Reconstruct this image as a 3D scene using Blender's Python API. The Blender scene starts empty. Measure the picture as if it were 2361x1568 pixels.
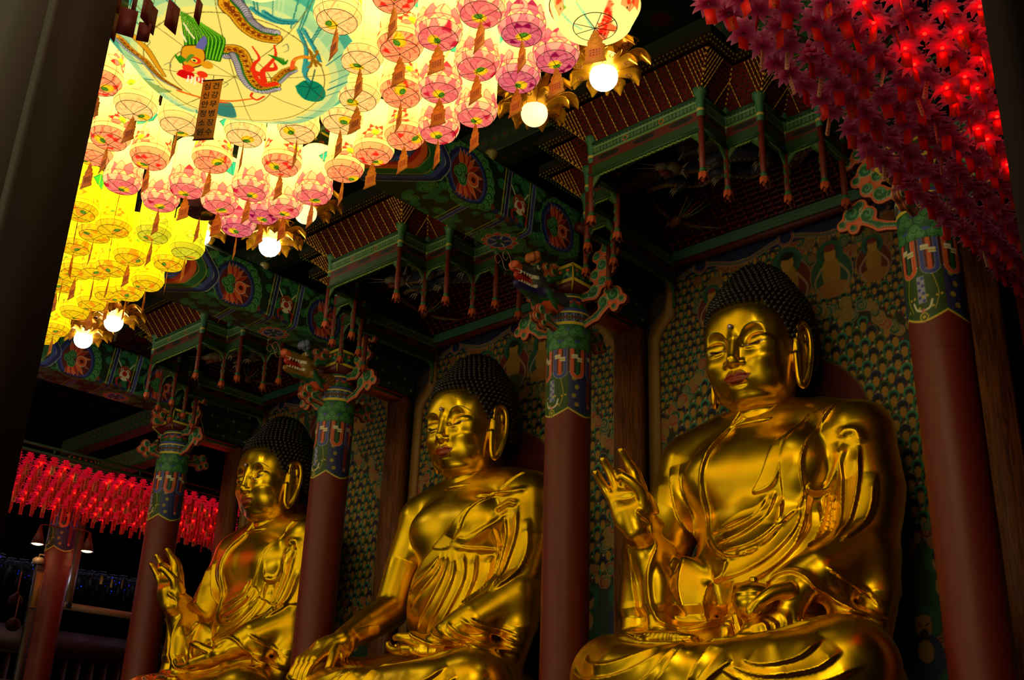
import bpy, math, random
import numpy as np
from math import sin, cos, pi, radians, sqrt
from mathutils import Vector, Matrix
random.seed(7); RNG = np.random.default_rng(7)
SC = bpy.context.scene
COL = SC.collection
EYE = 1.6            # camera height above the hall floor
PX = [-18.936, -13.936, -8.936, -3.936]   # the row of red pillars in front of the altar
PY = 10.564
MID = [-16.436, -11.436, -6.436]

# ------------------------------------------------------------------ numpy mesh tools
class MB:
    """collects pieces, then becomes ONE mesh object"""
    def __init__(s): s.V=[]; s.F=[]; s.C=[]; s.n=0; s.col=(1,1,1)
    def add(s, V, F, col=None):
        V=np.asarray(V,float).reshape(-1,3); s.V.append(V)
        for f in F: s.F.append(np.asarray(f,int)+s.n)
        c=np.asarray(col if col is not None else s.col,float)
        s.C.append(np.broadcast_to(c,(len(V),3)) if c.ndim==1 else c)
        s.n+=len(V); return s
    def box(s, c, d, rz=0, col=None, rx=0, M=None):
        x,y,z=[v/2 for v in d]
        P=np.array([(a*x,b*y,e*z) for e in(-1,1) for b in(-1,1) for a in(-1,1)])
        if rx: R=np.array([[1,0,0],[0,cos(rx),-sin(rx)],[0,sin(rx),cos(rx)]]); P=P@R.T
        if rz: R=np.array([[cos(rz),-sin(rz),0],[sin(rz),cos(rz),0],[0,0,1]]); P=P@R.T
        if M is not None: P=P@np.asarray(M).T
        P=P+np.array(c)
        return s.add(P,[[0,2,3,1],[4,5,7,6],[0,1,5,4],[2,6,7,3],[0,4,6,2],[1,3,7,5]],col)
    def grid(s, P, col=None, closeu=False, closev=False, flip=False):
        """P[nu,nv,3]; quads between"""
        nu,nv=P.shape[:2]
        I=np.arange(nu*nv).reshape(nu,nv)
        if closeu: I=np.vstack([I,I[:1]])
        if closev: I=np.hstack([I,I[:,:1]])
        q=np.stack([I[:-1,:-1],I[1:,:-1],I[1:,1:],I[:-1,1:]],-1).reshape(-1,4)
        if flip: q=q[:,::-1]
        V=P.reshape(-1,3); s.V.append(V); s.F.append(('Q',q+s.n))
        c=np.asarray(col if col is not None else s.col,float)
        s.C.append(np.broadcast_to(c,(len(V),3)) if c.ndim==1 else c.reshape(-1,3))
        s.n+=len(V); return s
    def tube(s, pts, r, n=8, col=None, cap=True):
        pts=np.asarray(pts,float); m=len(pts); r=np.broadcast_to(np.asarray(r,float),(m,))
        T=np.gradient(pts,axis=0); T/=np.linalg.norm(T,axis=1)[:,None]+1e-9
        up=np.array([0,0,1.]) if abs(T[0][2])<.9 else np.array([1.,0,0])
        a=np.cross(T[0],up); a/=np.linalg.norm(a); A=[]
        for t in T:
            a=a-t*np.dot(a,t); a/=np.linalg.norm(a)+1e-9; A.append(a.copy())
        A=np.array(A); B=np.cross(T,A)
        th=np.arange(n)*2*pi/n
        P=pts[:,None]+r[:,None,None]*(A[:,None]*np.cos(th)[None,:,None]+B[:,None]*np.sin(th)[None,:,None])
        b=s.n; s.grid(P,col,closev=True)
        if cap: s.F.append(np.arange(n)+b); s.F.append(np.arange(n)[::-1]+b+(m-1)*n)
        return s
    def lathe(s, prof, n=24, c=(0,0,0), col=None, a0=0, a1=2*pi, sx=1, sy=1):
        """prof list of (r,z) ; col can be per profile"""
        pr=np.asarray(prof,float); th=np.linspace(a0,a1,n,endpoint=abs(a1-a0-2*pi)>1e-6)
        P=np.stack([pr[:,0][:,None]*np.cos(th)*sx+c[0],pr[:,0][:,None]*np.sin(th)*sy+c[1],np.broadcast_to(pr[:,1][:,None]+c[2],(len(pr),n))],-1)
        cc=None
        if col is not None:
            cc=np.asarray(col,float)
            cc=np.broadcast_to(cc,(len(pr),n,3)) if cc.ndim==1 else np.broadcast_to(cc[:,None,:],(len(pr),n,3))
        return s.grid(P,cc,closev=abs(a1-a0-2*pi)<1e-6)
    def sphere(s, c, r, n=8, m=6, col=None):
        r=np.broadcast_to(np.asarray(r,float),(3,))
        ph=np.linspace(-pi/2,pi/2,m+1); th=np.arange(n)*2*pi/n
        P=np.stack([np.cos(ph)[:,None]*np.cos(th)*r[0],np.cos(ph)[:,None]*np.sin(th)*r[1],np.sin(ph)[:,None]*np.ones(n)*r[2]],-1)+np.array(c)
        return s.grid(P,col,closev=True)
    def prism(s, poly, d, M=None, o=(0,0,0), col=None):
        """2-D outline poly extruded by d along local z, M 3x3 maps local axes"""
        poly=np.asarray(poly,float); n=len(poly)
        a=np.c_[poly,np.zeros(n)]; b=np.c_[poly,np.full(n,d)]
        V=np.r_[a,b]
        if M is not None: V=V@np.asarray(M,float).T
        V=V+np.array(o)
        F=[np.arange(n)[::-1],np.arange(n)+n]+[[i,(i+1)%n,(i+1)%n+n,i+n] for i in range(n)]
        return s.add(V,F,col)
    def mesh(s, name):
        V=np.concatenate(s.V).astype(np.float32); loops=[];starts=[];tot=[];k=0
        for f in s.F:
            if isinstance(f,tuple):
                q=f[1]; loops.append(q.ravel()); m=len(q)
                starts.append(k+np.arange(m)*4); tot.append(np.full(m,4)); k+=4*m
            else:
                loops.append(f); starts.append([k]); tot.append([len(f)]); k+=len(f)
        L=np.concatenate(loops).astype(np.int32); S=np.concatenate(starts).astype(np.int32)
        me=bpy.data.meshes.new(name)
        me.vertices.add(len(V)); me.vertices.foreach_set('co',V.ravel())
        me.loops.add(len(L)); me.loops.foreach_set('vertex_index',L)
        me.polygons.add(len(S)); me.polygons.foreach_set('loop_start',S)
        try: me.polygons.foreach_set('loop_total',np.concatenate(tot).astype(np.int32))
        except Exception: pass
        me.update(calc_edges=True)
        C=np.concatenate(s.C); C=np.c_[lin(C),np.ones(len(C))].astype(np.float32)
        at=me.color_attributes.new('Col','FLOAT_COLOR','POINT'); at.data.foreach_set('color',C.ravel())
        return me
    def build(s, name, mat, parent=None, smooth=False, loc=None):
        me=s.mesh(name); me.materials.append(mat)
        if smooth: me.polygons.foreach_set('use_smooth',np.ones(len(me.polygons),bool))
        o=bpy.data.objects.new(name,me); COL.objects.link(o)
        if parent: o.parent=parent
        if loc is not None: o.location=loc
        return o
def lin(c):
    c=np.clip(np.asarray(c,float),0,1)
    return np.where(c<=.04045,c/12.92,((c+.055)/1.055)**2.4)
def auto_smooth(o,ang=35):
    me=o.data
    me.polygons.foreach_set('use_smooth',np.ones(len(me.polygons),bool))
    try: me.set_sharp_from_angle(angle=radians(ang))
    except Exception: pass
    return o
def empty(name,loc=(0,0,0),rz=0):
    o=bpy.data.objects.new(name,None); COL.objects.link(o); o.location=loc; o.rotation_euler=(0,0,rz); o.empty_display_size=.1
    return o
def tag(o,label=None,cat=None,group=None,kind=None):
    if label: o['label']=label
    if cat: o['category']=cat
    if group: o['group']=group
    if kind: o['kind']=kind
    return o
def copy_tree(o,parent=None,swap=None):
    c=o.copy(); COL.objects.link(c); c.parent=parent
    for k in list(c.keys()):
        if k in('label','group','category') and parent is None: del c[k]
    for ch in list(o.children): copy_tree(ch,c)
    return c

# ------------------------------------------------------------------ materials
def mat(name, base=(.5,.5,.5), rough=.5, metal=0, spec=.5, emit=None, es=1, vcol=False, noise=None, bump=0, bscale=30, coat=0, tint=None):
    m=bpy.data.materials.new(name); m.use_nodes=True; nt=m.node_tree; b=nt.nodes['Principled BSDF']
    bc=tuple(lin(base))+(1,)
    b.inputs['Base Color'].default_value=bc
    b.inputs['Roughness'].default_value=rough; b.inputs['Metallic'].default_value=metal
    b.inputs['Specular IOR Level'].default_value=spec
    if coat: b.inputs['Coat Weight'].default_value=coat
    src=None
    if vcol:
        a=nt.nodes.new('ShaderNodeAttribute'); a.attribute_name='Col'; src=a.outputs['Color']
    if noise:
        sc,amt=noise; tc=nt.nodes.new('ShaderNodeTexCoord'); n=nt.nodes.new('ShaderNodeTexNoise')
        n.inputs['Scale'].default_value=sc; n.inputs['Detail'].default_value=6
        nt.links.new(tc.outputs['Object'],n.inputs['Vector'])
        mr=nt.nodes.new('ShaderNodeMapRange'); mr.inputs['To Min'].default_value=1-amt; mr.inputs['To Max'].default_value=1+amt
        nt.links.new(n.outputs['Fac'],mr.inputs['Value'])
        vm=nt.nodes.new('ShaderNodeVectorMath'); vm.operation='SCALE'; nt.links.new(mr.outputs['Result'],vm.inputs['Scale'])
        if src: nt.links.new(src,vm.inputs[0])
        else: vm.inputs[0].default_value=bc[:3]
        src=vm.outputs[0]
        if bump:
            bp=nt.nodes.new('ShaderNodeBump'); bp.inputs['Strength'].default_value=bump; bp.inputs['Distance'].default_value=.01
            nt.links.new(n.outputs['Fac'],bp.inputs['Height']); nt.links.new(bp.outputs['Normal'],b.inputs['Normal'])
    if src: nt.links.new(src,b.inputs['Base Color'])
    if emit is not None:
        b.inputs['Emission Strength'].default_value=es
        if emit=='vcol': nt.links.new(src,b.inputs['Emission Color'])
        else: b.inputs['Emission Color'].default_value=tuple(lin(emit))+(1,)
    return m

# ------------------------------------------------------------------ painter: pictures as colour arrays (metres in, colours out)
class Cv:
    def __init__(s,w,h,res,bg,x0=0,y0=0):
        s.res=res; s.nx=int(round(w/res))+1; s.ny=int(round(h/res))+1; s.x0=x0; s.y0=y0
        s.A=np.empty((s.ny,s.nx,3),np.float32); s.A[:]=bg
    def sub(s,xa,ya,xb,yb):
        i0=max(0,int((xa-s.x0)/s.res)); i1=min(s.nx,int((xb-s.x0)/s.res)+2)
        j0=max(0,int((ya-s.y0)/s.res)); j1=min(s.ny,int((yb-s.y0)/s.res)+2)
        if i1<=i0 or j1<=j0: return None
        X=s.x0+np.arange(i0,i1)*s.res; Y=s.y0+np.arange(j0,j1)*s.res
        return slice(j0,j1),slice(i0,i1),X[None,:],Y[:,None]
    def put(s,q,d,col):
        a=np.clip(.5-d/s.res,0,1)[...,None]; v=s.A[q[0],q[1]]
        v+= (np.asarray(col,np.float32)-v)*a
    def circ(s,x,y,r,col,w=None,sx=1,sy=1):
        q=s.sub(x-(r+.02)*sx,y-(r+.02)*sy,x+(r+.02)*sx,y+(r+.02)*sy)
        if q is None: return
        d=(np.sqrt(((q[2]-x)/sx)**2+((q[3]-y)/sy)**2)-r)*min(sx,sy)
        if w: d=np.abs(d)-w/2
        s.put(q,d,col)
    def poly(s,P,col):
        P=np.asarray(P,float); q=s.sub(P[:,0].min(),P[:,1].min(),P[:,0].max(),P[:,1].max())
        if q is None: return
        X=q[2]+0*q[3]; Y=q[3]+0*q[2]; ins=np.zeros(X.shape,bool); dm=np.full(X.shape,9.)
        for a,b in zip(P,np.roll(P,-1,0)):
            dx,dy=b-a; L=dx*dx+dy*dy+1e-12
            t=np.clip(((X-a[0])*dx+(Y-a[1])*dy)/L,0,1)
            dm=np.minimum(dm,(X-a[0]-t*dx)**2+(Y-a[1]-t*dy)**2)
            if abs(dy)>1e-9:
                c=((a[1]<=Y)!=(b[1]<=Y))&(X<(Y-a[1])*dx/dy+a[0]); ins^=c
        s.put(q,np.where(ins,-1,1)*np.sqrt(dm),col)
    def line(s,P,w,col,w2=None):
        P=np.asarray(P,float); n=len(P)-1
        for i in range(n):
            a,b=P[i],P[i+1]; ww=w if w2 is None else w+(w2-w)*i/n
            q=s.sub(min(a[0],b[0])-ww,min(a[1],b[1])-ww,max(a[0],b[0])+ww,max(a[1],b[1])+ww)
            if q is None: continue
            dx,dy=b-a; L=dx*dx+dy*dy+1e-12
            t=np.clip(((q[2]-a[0])*dx+(q[3]-a[1])*dy)/L,0,1)
            s.put(q,np.sqrt((q[2]-a[0]-t*dx)**2+(q[3]-a[1]-t*dy)**2)-ww/2,col)
    def rect(s,xa,ya,xb,yb,col):
        q=s.sub(xa,ya,xb,yb)
        if q is None: return
        s.A[q[0],q[1]]=col
    def spiral(s,x,y,r,w,col,turns=1.5,a0=0,dirn=1):
        t=np.linspace(0,1,int(14*turns)+4)
        s.line(np.c_[x+r*(1-.85*t)*np.cos(a0+dirn*t*turns*2*pi),y+r*(1-.85*t)*np.sin(a0+dirn*t*turns*2*pi)],w,col)
def spline(P,n=8):
    """Catmull-Rom through the points"""
    P=np.asarray(P,float); Q=np.r_[[2*P[0]-P[1]],P,[2*P[-1]-P[-2]]]; out=[]
    for i in range(1,len(Q)-2):
        t=np.linspace(0,1,n,endpoint=False)[:,None]
        a,b,c,d=Q[i-1:i+3]
        out.append(.5*((2*b)+(c-a)*t+(2*a-5*b+4*c-d)*t*t+(3*b-a-3*c+d)*t**3))
    return np.r_[np.concatenate(out),[P[-1]]]
def arc(x,y,r,a0,a1,n=12,sy=1):
    t=np.linspace(a0,a1,n); return np.c_[x+r*np.cos(t),y+r*sy*np.sin(t)]
def sheet(mb,cv,fn):
    """lay a painted canvas on a surface: fn(X,Y)->points"""
    X=cv.x0+np.arange(cv.nx)*cv.res; Y=cv.y0+np.arange(cv.ny)*cv.res
    X,Y=np.meshgrid(X,Y); P=fn(X,Y); mb.grid(P,cv.A)
    return mb

# ------------------------------------------------------------------ camera
def look():
    R=[[0.73544373,0.23820201,0.63433612],[0.67670135,-0.30602111,-0.66964644],[0.03460911,0.92174339,-0.38625293]]
    c=bpy.data.cameras.new('camera'); o=bpy.data.objects.new('camera',c); COL.objects.link(o)
    m=Matrix(R).to_4x4(); m.translation=Vector((0,0,EYE)); o.matrix_world=m
    c.sensor_fit='HORIZONTAL'; c.sensor_width=36; c.lens=2539/2361*36; c.clip_end=200; c.clip_start=.05
    SC.camera=o
look()
CR=np.array([[0.73544373,0.23820201,0.63433612],[0.67670135,-0.30602111,-0.66964644],[0.03460911,0.92174339,-0.38625293]])
def sight(px,py,axis,val):
    """the point of the plane axis=val that the photograph shows at px,py (used once, to read positions off it)"""
    r=CR@np.array([px-1180.5,784.-py,-2539.]); o=np.array([0,0,EYE]); return o+r*((val-o[axis])/r[axis])
SC.view_settings.view_transform='Standard'; SC.view_settings.look='None'; SC.view_settings.gamma=1
cy=SC.cycles; cy.max_bounces=5; cy.diffuse_bounces=2; cy.glossy_bounces=4; cy.transmission_bounces=2; cy.transparent_max_bounces=3; cy.caustics_reflective=False; cy.caustics_refractive=False; cy.sample_clamp_indirect=4; cy.use_adaptive_sampling=True; cy.adaptive_threshold=.06; cy.adaptive_min_samples=8; cy.use_denoising=True
SC.view_settings.use_curve_mapping=False; SC.view_settings.exposure=0
# ------------------------------------------------------------------ gilded statues, sculpted as a distance field
import openvdb as vdb
class Sdf:
    def __init__(s,lo,hi,h):
        s.lo=np.array(lo,float); s.h=h; s.n=np.ceil((np.array(hi)-s.lo)/h).astype(int)+1
        s.D=np.full(s.n,.6,np.float32); s.ax=[(s.lo[i]+np.arange(s.n[i])*h).astype(np.float32) for i in range(3)]
    def reg(s,lo,hi,m=.3):
        a=np.clip(np.floor((np.array(lo)-m-s.lo)/s.h).astype(int),0,s.n); b=np.clip(np.ceil((np.array(hi)+m-s.lo)/s.h).astype(int)+1,0,s.n)
        if (b<=a).any(): return None
        sl=tuple(slice(int(p),int(q)) for p,q in zip(a,b))
        return sl,s.ax[0][sl[0]][:,None,None],s.ax[1][sl[1]][None,:,None],s.ax[2][sl[2]][None,None,:]
    def mix(s,sl,d,k,op='u'):
        A=s.D[sl]
        if op=='u':
            if k>0:
                h=np.maximum(k-np.abs(A-d),0)/k; s.D[sl]=np.minimum(A,d)-h*h*k*.25
            else: s.D[sl]=np.minimum(A,d)
        else:
            d=-d
            if k>0:
                h=np.maximum(k-np.abs(A-d),0)/k; s.D[sl]=np.maximum(A,d)+h*h*k*.25
            else: s.D[sl]=np.maximum(A,d)
    def ell(s,c,r,k=.1,op='u',ry=0,rx=0,rz=0):
        c=np.array(c,float); r=np.broadcast_to(np.array(r,float),(3,)); R=max(r)
        bb=R if (rx or ry or rz) else r
        q=s.reg(c-bb,c+bb,k+.06)
        if q is None: return
        sl,x,y,z=q; x=x-c[0]; y=y-c[1]; z=z-c[2]
        if rx: x,y,z=x,y*cos(rx)+z*sin(rx),-y*sin(rx)+z*cos(rx)
        if ry: x,y,z=x*cos(ry)-z*sin(ry),y,x*sin(ry)+z*cos(ry)
        if rz: x,y,z=x*cos(rz)+y*sin(rz),-x*sin(rz)+y*cos(rz),z
        k0=np.sqrt((x/r[0])**2+(y/r[1])**2+(z/r[2])**2); k1=np.sqrt((x/r[0]**2)**2+(y/r[1]**2)**2+(z/r[2]**2)**2)+1e-6
        s.mix(sl,(k0*(k0-1)/k1).astype(np.float32),k,op)
    def cap(s,P,r,k=.06,op='u',sq=None):
        """chain of tapered capsules; sq flattens (sx,sy,sz)"""
        P=np.asarray(P,float); r=np.broadcast_to(np.asarray(r,float),(len(P),)); R=r.max()
        q=s.reg(P.min(0)-R*(1 if sq is None else 1/min(sq)),P.max(0)+R*(1 if sq is None else 1/min(sq)),k+.05)
        if q is None: return
        sl,x,y,z=q; f=(1,1,1) if sq is None else sq; d=None
        for i in range(len(P)-1):
            a=P[i]*f; b=P[i+1]*f; ab=b-a; L=(ab**2).sum()+1e-9
            X=x*f[0]-a[0]; Y=y*f[1]-a[1]; Z=z*f[2]-a[2]
            t=np.clip((X*ab[0]+Y*ab[1]+Z*ab[2])/L,0,1)
            e=np.sqrt((X-t*ab[0])**2+(Y-t*ab[1])**2+(Z-t*ab[2])**2)-(r[i]+(r[i+1]-r[i])*t)
            d=e if d is None else np.minimum(d,e)
        s.mix(sl,d.astype(np.float32),k,op)
    def relief(s,ia,ib,F,lo,hi,soft=.15):
        """raise the surface by F(ia,ib) metres where the third axis lies in lo..hi"""
        ic=3-ia-ib; c=s.ax[ic]
        w=np.clip((c-lo)/soft+.5,0,1)*np.clip((hi-c)/soft+.5,0,1)
        sh=[1,1,1]; sh[ic]=len(c)
        G=F if ia<ib else F.T
        G=np.expand_dims(G,ic)
        s.D-=(G*w.reshape(sh)).astype(np.float32)
    def poly(s):
        g=vdb.FloatGrid(background=.6); g.copyFromArray(np.ascontiguousarray(s.D))
        p,t,q=g.convertToPolygons(isovalue=0.0,adaptivity=0.0)
        return p*s.h+s.lo, np.asarray(q,int)[:,::-1]
class Relief:
    """height map on a plane (a,b)"""
    def __init__(s,A,B): s.A=A; s.B=B; s.F=np.zeros((len(A),len(B)),np.float32); s.G=np.zeros_like(s.F)
    def out(s,bmin=-9): return (s.F+s.G)*np.clip((s.B-bmin)/.1,0,1)[None,:].astype(np.float32)
    def dist(s,P):
        P=np.asarray(P,float); X=s.A[:,None]; Y=s.B[None,:]; d=np.full(s.F.shape,9.,np.float32); sg=np.ones(s.F.shape,np.float32); tt=np.zeros(s.F.shape,np.float32)
        n=len(P)-1
        for i in range(n):
            a,b=P[i],P[i+1]; ab=b-a; L=(ab**2).sum()+1e-9
            t=np.clip(((X-a[0])*ab[0]+(Y-a[1])*ab[1])/L,0,1)
            e=np.sqrt((X-a[0]-t*ab[0])**2+(Y-a[1]-t*ab[1])**2)
            m=e<d; d=np.where(m,e,d); sg=np.where(m,np.sign((X-a[0])*ab[1]-(Y-a[1])*ab[0]),sg); tt=np.where(m,(i+t)/n,tt)
        return d,sg,tt
    def ridge(s,P,w=.03,h=.03,taper=True,n=6):
        d,sg,t=s.dist(spline(P,n)); a=h*np.exp(-(d/w)**2)
        if taper: a=a*np.clip(np.minimum(t,1-t)*8+.05,0,1)
        s.G=np.maximum(s.G,a.astype(np.float32))
    def fold(s,P,w=.09,h=.04,side=1,n=6):
        """sharp cloth edge that falls off slowly on one side"""
        d,sg,t=s.dist(spline(P,n)); sg=sg*side
        a=np.where(sg>0,np.exp(-(d/w)**1.2),np.exp(-(d/.018)**2))*h*np.clip(np.minimum(t,1-t)*7+.02,0,1)
        s.G=np.maximum(s.G,a.astype(np.float32))
    def area(s,P,h=.03,soft=.02,rim=0,rw=.02):
        P=spline(list(P)+[P[0]],6); X=s.A[:,None]+0*s.B[None,:]; Y=s.B[None,:]+0*s.A[:,None]; ins=np.zeros(s.F.shape,bool)
        for a,b in zip(P,np.roll(P,-1,0)):
            dx,dy=b-a
            if abs(dy)>1e-9: ins^=((a[1]<=Y)!=(b[1]<=Y))&(X<(Y-a[1])*dx/dy+a[0])
        d,_,_=s.dist(P); d=np.where(ins,-d,d)
        s.F+=(h/(1+np.exp(np.clip(d/soft*4,-30,30)))).astype(np.float32)
        if rim: s.F+=(rim*np.exp(-((d+rw)/rw)**2)).astype(np.float32)

HY=11.2; HZ=6.72    # head centre
def hp(a,b,c): return (a,HY-b,HZ+c)
def head_sdf():
    s=Sdf((-.80,10.42,5.78),(.80,11.95,7.72),.0085)
    E=lambda a,b,c,r,k=.05,op='u',**kw: s.ell(hp(a,b,c),r,k,op,**kw)
    C=lambda L,r,k=.03,op='u',**kw: s.cap([hp(*q) for q in L],r,k,op,**kw)
    E(0,-.02,.16,(.56,.58,.66),0)
    E(0,-.01,.42,(.575,.595,.36),.12)
    E(0,.06,-.22,(.48,.46,.42),.20)
    E(0,.08,-.40,(.42,.35,.25),.16)
    for g in(-1,1):
        E(g*.26,.22,.22,(.27,.33,.36),.12)
        E(g*.235,.22,-.22,(.24,.25,.28),.14)
        E(g*.27,.13,-.42,(.19,.22,.17),.12)
    E(0,.275,-.50,(.16,.15,.12),.10)
    E(0,.13,-.59,(.34,.27,.12),.06)
    # neck with one deep fold
    s.cap([(0,11.32,6.35),(0,11.36,5.8)],[.355,.37],.04)
    th=np.linspace(0,2*pi,41)
    s.cap(np.c_[.375*np.cos(th),11.31+.375*np.sin(th),6.03-.06*np.clip(-np.sin(th),0,1)],.018,.03,'s')
    s.cap(np.c_[.39*np.cos(th),11.32+.39*np.sin(th),5.90-.07*np.clip(-np.sin(th),0,1)],.030,.02)
    # flat bridge of the nose runs up into the brow
    C(spline([(0,.50,.20),(0,.535,.05),(0,.565,-.10),(0,.585,-.18)],4),[.075]*4+[.07]*4+[.07]*4+[.075],.04)
    for g in(-1,1):
        E(g*.300,.64,.045,(.235,.18,.205),.012,'s',rz=-g*.25)
        E(g*.27,.335,-.02,(.22,.185,.17),.05)            # refill under the brow
        E(g*.275,.395,.040,(.190,.130,.115),.012,rz=-g*.15)        # upper lid
        C(spline([(g*.10,.505,-.030),(g*.18,.535,-.052),(g*.27,.525,-.055),(g*.36,.460,-.035),(g*.42,.38,-.005)],4),.020,.025)
        C(spline([(g*.105,.53,-.008),(g*.18,.555,-.018),(g*.27,.54,-.014),(g*.36,.485,.006),(g*.45,.38,.04)],4),.010,.003,'s')
        E(g*.27,.33,-.17,(.21,.20,.12),.09)
    E(0,.565,-.225,(.095,.065,.05),.03)
    for g in(-1,1):
        E(g*.102,.505,-.225,(.062,.075,.046),.025)
        C([(g*.045,.585,-.272),(g*.085,.55,-.272)],.018,.012,'s')
        C([(g*.030,.52,-.27),(g*.036,.52,-.335)],.012,.02)
    # muzzle and lips
    E(0,.34,-.36,(.22,.19,.13),.08)
    for g in(-1,1):
        C(spline([(0,.525,-.372),(g*.05,.530,-.348),(g*.12,.505,-.364),(g*.200,.440,-.372)],4),[.028]*4+[.028]*4+[.020]*4+[.006],.015)
    E(0,.492,-.428,(.130,.055,.042),.02)
    C(spline([(-.19,.455,-.372),(-.10,.53,-.386),(0,.555,-.394),(.10,.53,-.386),(.19,.455,-.372)],5),.007,.004,'s')
    C([(-.09,.50,-.485),(.09,.50,-.485)],.020,.04,'s')
    # ears
    for g in(-1,1):
        e=lambda L,r,k=.02,op='u',**kw: s.cap([(g*x,HY+y,HZ+z) for x,y,z in L],r,k,op,**kw)
        s.ell((g*.575,HY+.02,HZ-.05),(.062,.125,.40),.03)
        e(spline([(.59,-.08,.12),(.61,-.08,.25),(.625,0,.325),(.645,.09,.28),(.655,.13,.12),(.65,.12,-.10),(.64,.07,-.30),(.625,.02,-.44),(.61,-.04,-.50),(.59,-.09,-.44),(.58,-.10,-.30),(.575,-.10,-.10)],5),.034,.02)
        e(spline([(.61,-.03,.17),(.63,.03,.21),(.635,.06,.13),(.62,.03,.05),(.61,-.01,.02),(.605,-.02,-.08)],4),.024,.015)
        s.ell((g*.655,HY+.01,HZ+.08),(.03,.05,.05),.03,'s')
    return s
def head_mesh():
    s=head_sdf(); V,Q=s.poly(); C=np.ones((len(V),3))*GOLD_C
    x=V[:,0]; b=HY-V[:,1]; c=V[:,2]-HZ; ax=np.abs(x)
    M=np.ones(len(V))
    up=-.338-.042*(ax/.20)**2-.014*np.exp(-(x/.02)**2); dn=-.465+.096*(ax/.20)**2.2
    lw=(np.clip((up-c)/.010+.5,0,1)*np.clip((c-dn)/.010+.5,0,1)*np.clip((.200-ax)/.012,0,1)*(b>.38))[:,None]
    C=C*(1-lw)+np.array((.62,.22,.05))*lw; M=M*(1-lw[:,0])
    cen=-.016+.02*((ax-.25)/.15)**2*(ax>.25)+.03*np.clip(ax-.36,0,1)*2
    slit=(b>.34)&(ax>.115)&(ax<.395)&(np.abs(c-cen)<.0150*np.clip((.41-ax)/.1,0,1)**.5*np.clip((ax-.1)/.05,0,1))
    C[slit]=(.75,.68,.55); C[slit&(ax>.185)&(ax<.33)]=(.45,.06,.03); C[slit&(ax>.215)&(ax<.30)]=(.02,.015,.01); M[slit]=0
    # thin green eyebrow line on top of the brow ridge
    L=spline([(.13,.165),(.19,.215),(.29,.240),(.39,.215),(.46,.165)],8); d=np.full(len(V),9.)
    for a,e in zip(L[:-1],L[1:]):
        t=np.clip(((ax-a[0])*(e-a)[0]+(c-a[1])*(e-a)[1])/((e-a)**2).sum(),0,1); d=np.minimum(d,np.hypot(ax-a[0]-t*(e-a)[0],c-a[1]-t*(e-a)[1]))
    w_=(np.exp(-(d/.0065)**2)*(b>.25)*.8)[:,None]; C=C*(1-w_)+np.array((.10,.22,.05))*w_; M=M*(1-w_[:,0])
    return V,Q,C,M
GOLD_C=np.array((.94,.755,.08))
def finger(s,P,r0,r1,k=.02): P=spline(P,4); s.cap(P,np.linspace(r0,r1,len(P)),k)
def hand_up(s,w,lean=(0,0),sg=1,bend=False):
    """right hand raised, palm to the front: wrist w; thumb on the +x side"""
    w=np.array(w,float)
    U=np.array([lean[0],lean[1],1.]); U/=np.linalg.norm(U)          # towards the finger tips
    Fw=np.array([.30,-1,0.]); Fw-=U*np.dot(Fw,U); Fw/=np.linalg.norm(Fw)   # out of the palm
    S=np.cross(U,Fw); S*=np.sign(S[0])   # thumb side
    q=lambda a,b,c: w+S*a+U*b+Fw*c
    s.cap([q(0,-.08,0),q(0,.16,0)],[.15,.16],.06)
    for a in(-.155,-.05,.05,.15): s.cap([q(a*.7,.05,0),q(a,.43,-.01)],[.10,.078],.05)
    s.ell(q(-.12,.18,.05),(.09,.07,.15),.05); s.ell(q(.12,.15,.07),(.10,.08,.15),.05); s.ell(q(0,.38,.05),(.17,.05,.06),.05)
    finger(s,[q(-.170,.42,0),q(-.20,.54,.02),q(-.215,.66,.08),q(-.22,.73,.13)],.066,.044)
    finger(s,[q(-.06,.45,0),q(-.075,.60,.01),q(-.085,.75,.06),q(-.09,.85,.12)],.070,.046)
    finger(s,[q(.045,.45,0),q(.05,.58,.07),q(.05,.60,.19),q(.06,.51,.25)],.072,.050)
    finger(s,[q(.15,.42,0),q(.165,.58,.00),q(.165,.74,.05),q(.16,.86,.13)],.072,.048)
    finger(s,[q(.18,.10,.04),q(.23,.26,.12),q(.18,.41,.20),q(.10,.52,.25)],.085,.050)
def hand_bowl(s,w):
    """left hand in the lap, palm up around the bowl, thumb over it"""
    s.cap([(.90,10.24,3.68),(.72,10.16,3.40),(.50,10.08,3.24)],[.15,.17,.16],.07)
    for i,(y,e,z) in enumerate(((9.90,.23,3.12),(9.99,.18,3.10),(10.08,.20,3.13),(10.17,.26,3.18))):
        s.cap([(.62,y*.5+5.05,3.26),(.46,y,z+.02)],[.12,.085],.05)
        finger(s,[(.46,y,z+.02),(.34,y-.01,z-.02),(e,y-.02,z+.04),(e-.02-.02*i,y-.01,z+.16+.04*i)],.072,.046)
    finger(s,[(.86,10.08,3.66),(.76,9.95,3.62),(.66,9.85,3.53),(.57,9.82,3.46)],.090,.052)
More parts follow.
